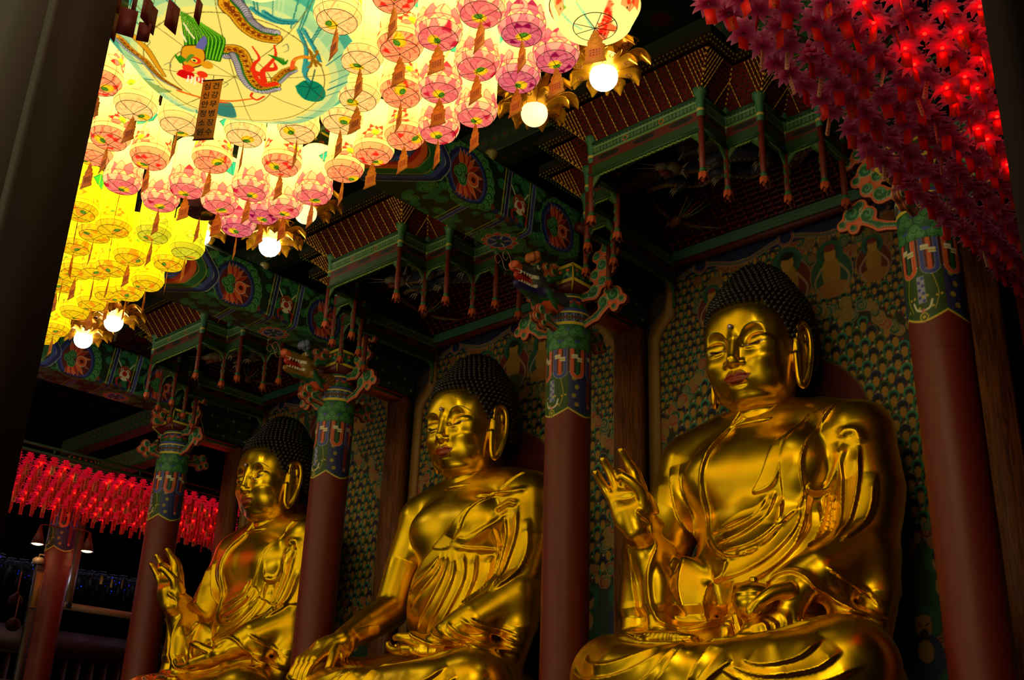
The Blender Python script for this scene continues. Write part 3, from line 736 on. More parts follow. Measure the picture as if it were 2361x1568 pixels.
# --- pillars
def collar_canvas(R):
    per=2*pi*R; cv=Cv(per,2.06,.0085,(.43,.115,.06)); L=per/4
    zb=.30
    for k in range(5):
        x0=k*L-L*.0; green=k%2==1
        if k==4: x0=4*L
        xm=x0+L/2
        base=(.17,.30,.07) if green else (.17,.20,.42)
        edge=[(x0+L*t,zb+.10*abs(2*t-1)**1.6-.05*np.exp(-((t-.5)/.2)**2)*0) for t in np.linspace(0,1,13)]
        cv.poly(edge+[(x0+L,.95),(x0,.95)],base); cv.line(edge,.022,GLD); cv.line([(a,b+.018) for a,b in edge],.012,GRN)
        if green:
            cv.poly([(xm-.045,.50),(xm+.045,.50),(xm+.04,.80),(xm-.04,.80)],(.62,.62,.75))
            for j in range(7): cv.circ(xm+.02*(-1)**j,.52+j*.042,.018,BLU)
            for j in range(9): cv.circ(x0+L*(.12+.1*j),.45+.16*sin(j*2.1)**2,.014,YEL)
            for g in(-1,1): cv.line(spline([(xm+g*.10,.52),(xm+g*.07,.44),(xm,.41)],4),.022,WHT); cv.line(spline([(xm+g*.12,.85),(xm+g*.17,.6),(xm+g*.12,.42)],4),.008,YEL)
            cv.circ(xm,.415,.022,PINK); cv.circ(xm,.345,.05,YEL); cv.circ(xm,.345,.036,(.17,.30,.07)); cv.circ(xm,.345,.02,YEL)
        else:
            cv.poly([(xm+.03,.48),(xm+.10,.48),(xm+.10,.84),(xm+.03,.84)],(.55,.12,.10))
            for j in range(9): cv.circ(xm+.065+.015*(-1)**j,.50+j*.04,.012,(.75,.3,.2))
            for j in range(5): cv.line(spline([(x0+L*(.1+.18*j),.9),(x0+L*(.16+.16*j),.62),(x0+L*(.30+.14*j),.36)],4),.010,(.08,.09,.25))
            for j in range(4): cv.circ(x0+L*.2+.02*(-1)**j,.45+j*.12,.032,(.62,.55,.16))
            cv.circ(xm+.065,.45,.03,PINK)
    # hanging ribbons
    n=16; w=per/n
    for k in range(n):
        c=[ORA,NAVY,GRN,BRN][k%4] ; c2=[GRN,ORA,DRED,BLU][k%4]; xm=(k+.5)*w
        cv.rect(xm-w*.5,.92,xm+w*.5,1.28,(.20,.05,.05))
        cv.rect(xm-w*.5,.92,xm-w*.34,1.28,BLU if k%2 else DRED)
    for k in range(0,n,2):
        xm=(k+1)*w; c=[ORA,BLU,GRN][(k//2)%3]; c2=[GRN,ORA,BRN][(k//2)%3]
        P=[(xm-w*.62,1.26),(xm-w*.62,.90)]+[(xm-w*.62*cos(a),.90-w*.55*sin(a)) for a in np.linspace(0,pi,9)]+[(xm+w*.62,.90),(xm+w*.62,1.26)]
        cv.poly(P,(.16,.05,.05)); cv.line(P,.055,WHT); cv.line(P,.046,c)
        cv.line([(xm,1.26),(xm,.88)],.05,c2); cv.line([(xm-.04,1.26),(xm-.04,.9)],.02,DRED)
        for s_ in(-1,1):
            yy=1.10 if (s_<0) else 1.06
            cv.rect(xm+s_*w*.31-w*.26,yy,xm+s_*w*.31+w*.26,yy+.014,WHT); cv.rect(xm+s_*w*.31-w*.26,yy+.014,xm+s_*w*.31+w*.26,yy+.03,YEL); cv.rect(xm+s_*w*.31-w*.26,yy+.03,xm+s_*w*.31+w*.26,yy+.042,WHT)
    # green scroll clouds
    cv.rect(0,1.24,per,1.64,GRN)
    for r,(y,nn) in enumerate(((1.30,8),(1.47,8))):
        for k in range(nn+1):
            x=(k+.5*r)*per/nn
            for (dx,dy,rr,d) in((-.055,-.01,.05,1),(.055,-.01,.05,-1),(0,.045,.055,1)):
                cv.circ(x+dx,y+dy,rr,LGRN); cv.circ(x+dx,y+dy,rr-.010,(.12,.40,.20)); cv.spiral(x+dx,y+dy,rr*.6,.010,LGRN,1.3,0,d)
            cv.rect(x+per/nn/2-.03,y+.03,x+per/nn/2+.03,y+.05,BLU)
    # crossed band
    cv.rect(0,1.60,per,1.78,NAVY)
    for k in range(17):
        x=k*per/16; cv.line([(x-.03,1.64),(x+.03,1.74)],.014,LGRN); cv.line([(x-.03,1.74),(x+.03,1.64)],.014,LGRN); cv.rect(x+per/32-.007,1.63,x+per/32+.007,1.75,(.5,.5,.75)); cv.rect(x-.05,1.68,x+.05,1.695,BRN)
    for y in(1.605,1.775): cv.rect(0,y-.012,per,y+.012,GLD)
    cv.rect(0,1.79,per,1.83,BLU)
    cv.rect(0,1.83,per,1.93,GRN)
    for k in range(11): cloudlet(cv,k*per/10,1.875,.045,GRN,LGRN)
    for y,c in((1.935,RED),(1.955,ORA),(1.975,BLU),(1.995,NAVY)):
        for k in range(13): cv.circ(k*per/12,y,.05,c,sy=.5)
    cv.rect(0,2.02,per,2.06,GLD); cv.rect(0,2.035,per,2.06,GRN)
    return cv
def board(name,blobs,thick,h=.011,parent=None,cols=(ORA,GRN,TEAL),rim=.030,spir=None,org=(0,0,0),rz=0,lines=True):
    """carved cloud board in the local x-z plane from discs / bars, thickness along y"""
    B=[b if len(b)==5 else (b[0],b[1],b[0],b[1],b[2]) for b in blobs]
    A=np.array(B); x0=min(A[:,0].min(),A[:,2].min())-A[:,4].max()-.05; x1=max(A[:,0].max(),A[:,2].max())+A[:,4].max()+.05
    z0=min(A[:,1].min(),A[:,3].min())-A[:,4].max()-.05; z1=max(A[:,1].max(),A[:,3].max())+A[:,4].max()+.05
    s=Sdf((x0,-thick/2-.04,z0),(x1,thick/2+.04,z1),h)
    def d2(x,z):
        d=9.
        for a,b,c,e,r in B:
            L=(c-a)**2+(e-b)**2+1e-9; t=np.clip(((x-a)*(c-a)+(z-b)*(e-b))/L,0,1); f=np.sqrt((x-a-t*(c-a))**2+(z-b-t*(e-b))**2)-r; q=np.maximum(.05-np.abs(d-f),0)/.05; d=np.minimum(d,f)-q*q*.0125
        return d
    X,Z=np.meshgrid(s.ax[0],s.ax[2],indexing='ij'); D=d2(X,Z)[:,None,:]; Y=np.abs(s.ax[1])[None,:,None]
    step=np.maximum(D,Y-thick*.32); inner=np.maximum(D+rim,Y-thick*.5)
    s.D=np.minimum(step,inner).astype(np.float32)
    V,Q=s.poly(); d=d2(V[:,0],V[:,2]); C=np.empty((len(V),3)); C[:]=cols[1]
    C[d>-rim*1.1]=cols[0]; C[d>-rim*.5]=np.array(cols[0])*.8+.15; C[(d<=-rim*.95)&(d>-rim*1.25)]=(.62,.66,.50); C[(np.abs(V[:,1])<thick*.2)]=np.array(cols[0])*.5
    if lines:
        near=np.full(len(V),9.); ang=np.zeros(len(V)); rr=np.ones(len(V))
        for a,b,c,e,r in B:
            for (p,q) in {(a,b),(c,e)}:
                dd=np.hypot(V[:,0]-p,V[:,2]-q); m=(dd<near)&(dd<r); near=np.where(m,dd,near); ang=np.where(m,np.arctan2(V[:,2]-q,V[:,0]-p),ang); rr=np.where(m,r,rr)
        sp=((near/rr)*1.7+ang/(2*pi))%1; m=(d<-rim*1.3)&(near<rr*.95)&(rr>.082)&(near>rr*.08); C[m&(sp<.20)]=(.50,.62,.42); C[m&(sp>=.2)&(sp<.5)]=cols[2]
    mb=MB(); R=np.array([[cos(rz),-sin(rz),0],[sin(rz),cos(rz),0],[0,0,1]]); V=V@R.T+np.array(org)
    mb.V.append(V); mb.F.append(('Q',Q)); mb.C.append(C); mb.n=len(V)
    return mb.build(name,M_carve,parent,smooth=False)
def build_pillars():
    R=.30; cv=collar_canvas(R); per=2*pi*R; proto=None
    labs=['tall red pillar with painted collar in front of the left statue, its base cut by the frame','tall red pillar with painted collar and yellow dragon head, between the left and middle statues','tall red pillar with painted collar and blue-grey dragon head, between the middle and right statues','tall red pillar right of the nearest statue, its top behind pink lotuses','dark red pillar at far left beneath two cone lamps']
    wing=[(.24,-.42,.50,-.34,.055),(.50,-.34,.66,-.22,.06),(.62,-.16,.105),(.80,-.10,.125),(.93,-.20,.075),(.80,-.28,.07),(.70,-.02,.08)]
    stack=[(.22,.02,.45,.0,.07),(.46,.05,.11),(.60,.16,.10),(.47,.28,.10),(.60,.40,.115),(.72,.30,.08),(.50,.55,.09),(.66,.64,.105),(.80,.56,.07),(.62,.82,.09),(.74,.93,.08)]
    low=[(.24,-.48,.45,-.44,.05),(.50,-.40,.09),(.62,-.32,.09),(.70,-.44,.075),(.58,-.50,.07),(.44,-.33,.06)]
    fr=[(.20,.20,.48,.14,.05),(.50,.18,.09),(.40,.32,.08),(.54,.34,.07),(.33,.47,.07)]
    for i,x in enumerate(PX+[-23.55]):
        if proto is None:
            r=empty('red_pillar'); 
            s=MB(); s.lathe([(0,0),(.40,0),(.40,.25),(.34,.32),(R*1.03,.34),(R,3),(R,6.02)],48); sh=s.build('shaft',M_red,r,smooth=True)
            c=MB(); a_off=radians(-50)
            V=[0,1.78,1.83,1.86,2.0,2.06]; RR=[R*1.012,R*1.012,R*1.0,R*.80,R*.80,R*.86]
            def fn(X,Y):
                a=X/R+a_off-0; rr=np.interp(Y,V,RR); return np.stack([rr*np.cos(a),rr*np.sin(a),Y+6.0],-1)
            sheet(c,cv,fn); c.build('painted_collar',M_paint,r,smooth=True)
            k=MB(); rnd=random.Random(5)
            k.add([(.0,0,0)],[]) if 0 else None
            # faceted capital: a flaring block with gold edges and painted faces
            for z0,z1,w0,w1,cc in((8.06,8.16,.30,.42,DRED),(8.16,8.20,.44,.44,YEL),(8.20,8.42,.40,.34,GRN),(8.42,8.46,.36,.36,YEL)):
                P=[(sx*w/1.0,sy*w/1.0,z) for z,w in((z0,w0/1.0*.8),(z1,w1*.8)) for sx,sy in((-1,-1),(1,-1),(1,1),(-1,1))]
                k.add(P,[[0,3,2,1],[4,5,6,7],[0,1,5,4],[1,2,6,5],[2,3,7,6],[3,0,4,7]],cc)
            for sx,sy in((1,-1),(-1,-1),(1,1),(-1,1)): k.tube([(sx*.25,sy*.25,8.06),(sx*.35,sy*.35,8.18),(sx*.28,sy*.28,8.44)],.014,6,YEL)
            for f,(ux,uy) in enumerate(((1,0),(0,-1),(-1,0),(0,1))):
                for t in(-.2,-.07,.07,.2):
                    for z,cc in((8.24,NAVY),(8.30,LGRN),(8.36,ORA)):
                        n_=.325-.2*(z-8.2); k.sphere((ux*n_+uy*t,uy*n_+ux*t,z),(.035 if not ux else .01,.035 if not uy else .01,.026),8,4,cc)
            k.build('capital',M_carve,r)
            for ang,ps in((0,(wing,stack)),(pi,(wing,stack)),(pi/2,(low,)),(-pi/2,(low,fr))):
                for P in ps:
                    o=board('carved_cloud',P,.12 if P is not stack else .10,parent=r,cols=(ORA,GRN,TEAL),org=(0,0,8.02),rz=ang)
            proto=r; o=r
        else: o=copy_tree(proto)
        o.location=(x,PY if i<4 else 10.79,0); o.location.z-=.06; tag(o,labs[i],'pillar','red pillars in a row')
        if i>3:
            for ch in list(o.children):
                if ch.name.startswith('carved'): bpy.data.objects.remove(ch)
# --- dragon heads that look out from the pillar tops
def dragon_head(x,lab,cols):
    top,jaw,belly,neck=cols
    s=Sdf((-.30,-1.30,7.45),(.30,-.18,8.45),.0105)
    # neck to head, local y forward negative
    s.cap([(0,-.22,7.86),(0,-.45,7.80),(0,-.66,7.92)],[.16,.15,.13],0)
    s.ell((0,-.70,8.00),(.14,.16,.13),.06)
    s.cap([(0,-.72,8.06),(0,-.95,8.10),(0,-1.13,8.09)],[.10,.075,.07],.05)      # upper jaw
    s.ell((0,-1.14,8.12),(.085,.06,.05),.03)
    s.cap([(0,-.66,7.86),(0,-.88,7.83),(0,-1.08,7.87)],[.09,.07,.055],.05)       # lower jaw
    for g in(-1,1):
        s.ell((g*.10,-.80,8.15),(.045,.07,.045),.03); s.ell((g*.12,-.81,8.16),.03,.0)
        s.cap([(g*.13,-.60,8.05),(g*.17,-.45,8.12),(g*.15,-.36,8.22)],[.05,.035,.015],.03)
        s.cap([(g*.12,-.62,7.88),(g*.15,-.50,7.74),(g*.12,-.40,7.66)],[.06,.04,.02],.03)
        for k in range(5): s.cap([(g*.065,-.84-k*.055,8.035),(g*.062,-.845-k*.055,7.995)],[.014,.006],.0); s.cap([(g*.055,-.84-k*.05,7.89),(g*.055,-.84-k*.05,7.93)],[.013,.006],.0)
    s.cap([(0,-.80,7.88),(0,-.95,7.95),(0,-1.08,7.99)],[.06,.055,.05],.0)
    V,Q=s.poly(); C=np.empty((len(V),3)); C[:]=neck; x_,y,z=V.T
    C[y<-.55]=top; C[(y<-.60)&(z<7.90)]=jaw; C[(y<-.5)&(z<7.80)]=belly
    C[(y<-1.06)&(z>8.02)]=ORA
    C[(np.abs(x_)<.058)&(y<-.78)&(z<8.03)&(z>7.90)]=RED
    C[((z>8.0)&(z<8.045)|(z>7.885)&(z<7.925))&(y<-.78)&(np.abs(x_)>.045)]=WHT
    e=np.hypot(y+.81,z-8.16); C[(e<.032)&(np.abs(x_)>.12)]=WHT; C[(e<.014)&(np.abs(x_)>.125)]=BLK
    sc=(np.sin(y*75)*np.sin(z*75)>.45)&(y>-.58); C[sc]=np.array(neck)*1.7
    C[(y>-.62)&(z<7.76)]=ORA
    m=(np.abs(x_)>.145)&(y<-.4)&(y>-.66); C[m]=GRN
    mb=MB(); mb.V.append(V); mb.F.append(('Q',Q)); mb.C.append(np.clip(C,0,1)); mb.n=len(V)
    r=empty('carved_dragon_head',(x,PY,0)); tag(r,lab,'carving','dragon heads on the pillar tops')
    mb.build('head',M_carve,r,smooth=True)
    w=MB()
    for g in(-1,1):
        P=spline([(g*.05,-1.12,8.08),(g*.06,-1.24,8.02),(g*.07,-1.30,8.14),(g*.07,-1.38,8.20),(g*.07,-1.44,8.12),(g*.07,-1.38,8.06),(g*.07,-1.34,8.12)],5); w.tube(P,.006,5,(.6,.45,.35))
    w.build('whiskers',M_carve,r)
    f=MB(); f.tube(spline([(0,-.62,8.10),(0,-.66,8.22),(0,-.72,8.30)],4),[.05]*4+[.045]*4+[.06],8,GRN)
    fc=(.75,.42,.22) if x>-10 else (.42,.45,.62)
    for k in range(6):
        a=k*pi/3; c=np.array((.07*cos(a),-.78+.05*sin(a),8.36+.02*cos(a*2))); f.sphere(c,(.06,.055,.075),8,5,fc)
    f.sphere((0,-.80,8.36),(.05,.05,.06),8,5,ORA)
    f.build('lotus_flower',M_carve,r,smooth=True)
# --- painted wall behind the statues
def mini(cv,x,y,s,k,rnd,stand=False):
    hc=[(.10,.42,.32),(.08,.10,.30),(.16,.30,.10),(.12,.50,.40)][k%4]
    GO=(.66,.47,.12)
    if rnd.random()<.8:
        cv.circ(x,y+.16*s,.34*s,(.55,.55,.25)); 
    cv.circ(x,y+.15*s,.31*s,hc); cv.circ(x,y+.14*s,.20*s,(.05,.07,.07))
    cv.circ(x-.36*s,y-.10*s,.085*s,(.62,.64,.46)); cv.circ(x+.36*s,y-.10*s,.085*s,(.52,.10,.08)); cv.circ(x-.36*s,y-.26*s,.07*s,(.50,.10,.08))
    cv.circ(x,y-.20*s,.175*s,GO,sy=1.55); cv.circ(x,y-.10*s,.19*s,GO,sy=.75); cv.circ(x,y+.07*s,.115*s,GO); cv.circ(x,y+.175*s,.125*s,(.03,.04,.06),sy=.62)
    if stand: cv.line([(x-.1*s,y-.3*s),(x-.12*s,y-.6*s)],.10*s,(.55,.10,.08)); cv.line([(x+.1*s,y-.3*s),(x+.12*s,y-.6*s)],.10*s,(.15,.40,.28))
def wall_canvas():
    W,Z0,Z1=4.2,1.6,8.95; cv=Cv(W,Z1-Z0,.0105,(.16,.17,.09),x0=-2.1,y0=Z0); rnd=random.Random(11)
    # lower big figures
    cv.rect(-2.1,Z0,2.1,4.55,(.16,.20,.12))
    for i in range(60): cloudlet(cv,rnd.uniform(-2.1,2.1),rnd.uniform(Z0,4.6),rnd.uniform(.06,.12),rnd.choice([(.45,.20,.10),(.12,.28,.20),(.40,.30,.12),(.40,.10,.10)]),(.55,.42,.25))
    for r_ in range(4):
        for k in range(8):
            x=-1.9+k*.54+.27*(r_%2); y=2.0+r_*.68
            rb=rnd.choice([(.45,.08,.07),(.10,.26,.17),(.14,.16,.32),(.42,.25,.10)])
            if rnd.random()<.6: cv.circ(x,y+.20,.20,(.10,.26,.18)); cv.circ(x,y+.20,.175,(.14,.34,.24))
            cv.circ(x,y-.16,.20,rb,sy=1.3); cv.circ(x,y-.1,.09,(.60,.45,.22),sy=1.4)
            cv.circ(x,y+.16,.095,(.64,.45,.20),sy=1.2); cv.circ(x,y+.24,.09,rnd.choice([BLK,(.64,.45,.20),(.4,.1,.08)]),sy=.6)
            for g in(-1,1): cv.line([(x+g*.02,y+.175),(x+g*.06,y+.19)],.012,BLK)
            cv.line([(x-.03,y+.11),(x+.03,y+.11)],.012,(.45,.08,.05))
            if rnd.random()<.5: cv.circ(x,y+.08,.05,(.15,.10,.08),sy=1.2)
    # rows of seated golden figures, large pitch below the cloud arch and small above it
    C0=(0,5.75); R0=2.12
    def arch(x,y): return np.hypot(x-C0[0],(y-C0[1])*1.15)
    rows=int((8.8-4.5)/.150)
    for r_ in range(rows,-1,-1):
        y=4.55+r_*.150
        for k in range(-14,15):
            x=(k+.5*(r_%2))*.196
            if arch(x,y)<R0-.05 or y<5.2: mini(cv,x,y,.235,(k*3+r_*2)%4,rnd)
    for r_ in range(int(3.7/.118),-1,-1):
        y=5.2+r_*.118
        for k in range(-20,21):
            x=(k+.5*(r_%2))*.138
            if arch(x,y)>R0+.12: mini(cv,x,y,.165,(k+r_)%4 if y<7.6 else (k+r_)%2,rnd,stand=arch(x,y)<R0+.25)
    for i in range(120):
        a=radians(-30+i*2); rr=R0+rnd.uniform(-.06,.14); x=C0[0]+rr*cos(a); y=C0[1]+rr*sin(a)/1.15
        if y>4.9: cloudlet(cv,x,y,rnd.uniform(.06,.10),rnd.choice([(.62,.28,.14),(.18,.40,.32),(.55,.42,.16),(.14,.34,.26)]),(.62,.50,.28),dr=rnd.choice((-1,1)),a0=rnd.uniform(0,6))
    for i in range(46): cloudlet(cv,rnd.uniform(-2.1,2.1),4.52+rnd.uniform(-.10,.12),rnd.uniform(.06,.09),rnd.choice([(.62,.28,.14),(.18,.40,.32),(.5,.12,.08)]),(.62,.50,.28))
    # big dark-red nimbus behind the statue
    cv.circ(0,6.0,1.0,(.40,.30,.12)); cv.circ(0,6.0,.97,(.36,.05,.04))
    # trio of larger figures under the top border
    for i in range(80): cloudlet(cv,rnd.uniform(-1.5,1.5),8.45+rnd.uniform(-.25,.3)-abs(i%5-2)*.05,rnd.uniform(.06,.1),rnd.choice([(.55,.22,.14),(.16,.36,.28),(.45,.32,.16)]),(.55,.45,.25),a0=i)
    for x,y,s,mc in((0,8.22,1.15,(.42,.08,.07)),(-.62,8.18,1.0,(.12,.30,.22)),(.62,8.18,1.0,(.12,.30,.22)),(-1.2,8.15,.8,(.38,.10,.08)),(1.2,8.15,.8,(.38,.10,.08))):
        cv.circ(x,y-.12*s,.31*s,(.55,.42,.30),sy=1.1); cv.circ(x,y-.12*s,.29*s,mc,sy=1.1)
        cv.circ(x,y+.18*s,.185*s,(.10,.34,.28)); cv.circ(x,y+.17*s,.13*s,(.07,.22,.16))
        cv.circ(x,y-.10*s,.13*s,(.62,.45,.14),sy=1.9); cv.circ(x,y-.34*s,.24*s,(.62,.40,.14) if x else (.30,.34,.16),sy=.5)
        cv.circ(x,y+.16*s,.085*s,(.68,.50,.18),sy=1.15); cv.circ(x,y+.255*s,.085*s,BLK if x==0 else (.45,.12,.08),sy=.6)
        for g in(-1,1): cv.line(spline([(x+g*.12*s,y),(x+g*.24*s,y-.2*s),(x+g*.16*s,y-.42*s)],4),.03*s,(.60,.50,.35))
    # wavy ribbon border: navy with looping white and red bands
    X=np.linspace(-2.1,2.1,140)
    cv.rect(-2.1,8.70,2.1,8.95,(.07,.10,.30))
    for w_,c in((.070,(.62,.58,.48)),(.052,(.50,.12,.10)),(.030,(.62,.58,.48)),(.018,(.15,.35,.28))): cv.line(np.c_[X,8.72+.075*np.cos(X/1.37*2*pi*1.0)],w_,c)
    for x in(-1.37,0,1.37,-2.05,-.685,.685,2.05):
        y=8.80 if abs(abs(x)%1.37)<.1 else 8.66
        if y>8.7: 
            for r_,c in((.13,(.62,.58,.48)),(.118,(.50,.12,.10)),(.10,(.62,.58,.48)),(.09,(.07,.10,.30))): cv.circ(x,y,r_,c)
    return cv
def build_walls():
    cv=wall_canvas(); proto=None
    labs=['painted panel of small golden Buddhas behind the left statue, barely seen past the pillar','painted panel of small golden Buddhas behind the middle statue','painted panel of rows of small golden Buddhas behind the nearest statue']
    for i,m in enumerate(MID):
        if proto is None:
            r=empty('painted_wall_panel'); mb=MB(); sheet(mb,cv,lambda X,Y:np.stack([X,0*X,Y],-1)); mb.box((0,.03,5.27),(4.2,.05,7.34),col=DRED)
            mb.build('painting',M_paintg,r)
            f=MB()
            for g in(-1,1):
                P=[(2.10,1.5),(2.10,7.75),(2.06,7.9),(1.95,8.02),(1.84,8.12),(1.80,8.3),(1.80,8.9),(1.94,8.9),(1.94,8.42),(1.97,8.28),(2.08,8.18),(2.22,8.04),(2.27,7.85),(2.27,1.5)]
                P=[(g*a,b) for a,b in P]; P=P if g<0 else P[::-1]
                f.prism(P,.09,M=[[1,0,0],[0,0,-1],[0,1,0]],o=(0,.03,0))
            f.build('frame',M_frame,r)
            d=MB()
            for g in(-1,1):
                P=[(2.27,7.85),(2.22,8.04),(2.08,8.18),(1.97,8.28),(1.94,8.42),(1.94,8.95),(2.5,8.95),(2.5,7.85)]; P=[(g*a,b) for a,b in P]; P=P if g<0 else P[::-1]
                d.prism(P,.06,M=[[1,0,0],[0,0,-1],[0,1,0]],o=(0,.03,0))
            d.build('corner_board',M_dark,r)
            proto=r; o=r
        else: o=copy_tree(proto)
        o.location=(m,12.12,0); tag(o,labs[i],'wall painting','painted panels behind the statues')
    # the wooden posts between panels
    cp=None; labs=['bare pine post behind the leftmost pillar, beside the left statue\'s ear','bare pine post with knots between the left and middle painted panels','bare pine post with knots between the middle and right painted panels','wide bare pine post with knots right of the nearest statue']
    for i,x in enumerate(PX):
        mb=MB(); mb.box((0,0,4.0),(.42,.20,8.0)); 
        if cp is None: cp=mb.build('wooden_post',M_wood,loc=(x,11.93,0)); o=cp
        else: o=cp.copy(); COL.objects.link(o); o.location=(x,11.93,0)
        tag(o,labs[i],'post','bare wooden posts')
    # tie beams over the posts, painted with snowflake pattern
    tc=Cv(1.2,.9,.01,DGR)
    for j in range(7):
        for k in range(5):
            x,y=.1+j*.17,.1+k*.17
            for q in range(6): tc.line([(x,y),(x+.07*cos(q*pi/3),y+.07*sin(q*pi/3))],.012,(.22,.45,.36))
            tc.circ(x,y,.018,YEL if (j+k)%3==0 else (.4,.1,.08))
    tp=None
    for i,x in enumerate(PX):
        if tp is None:
            mb=MB(); sheet(mb,tc,lambda X,Y:np.stack([np.interp(Y,[0,.1,.8,.9],[.14,.20,.26,.26]),.0+X,Y],-1)); sheet(mb,tc,lambda X,Y:np.stack([-np.interp(Y,[0,.1,.8,.9],[.14,.20,.26,.26]),.0+X,Y],-1)); sheet(mb,tc,lambda X,Y:np.stack([-.14+.28*Y/.9,X,0*X],-1))
            mb.box((0,.6,.88),(.5,1.2,.04),col=DGR)
            for k_,c_ in enumerate((RED,GRN,ORA)): mb.box((0,.62,-.02-.03*k_),(.34-.03*k_,1.1,.03),col=c_)
            tp=mb.build('tie_beam',M_paint,loc=(x,10.86,8.06)); o=tp
        else: o=tp.copy(); COL.objects.link(o); o.location=(x,10.86,8.06)
        tag(o,['painted tie beam behind the leftmost pillar top','painted tie beam with star pattern behind the second pillar top','painted tie beam with star pattern behind the middle pillar top','painted tie beam behind the right pillar top'][i],'beam','short tie beams to the wall')
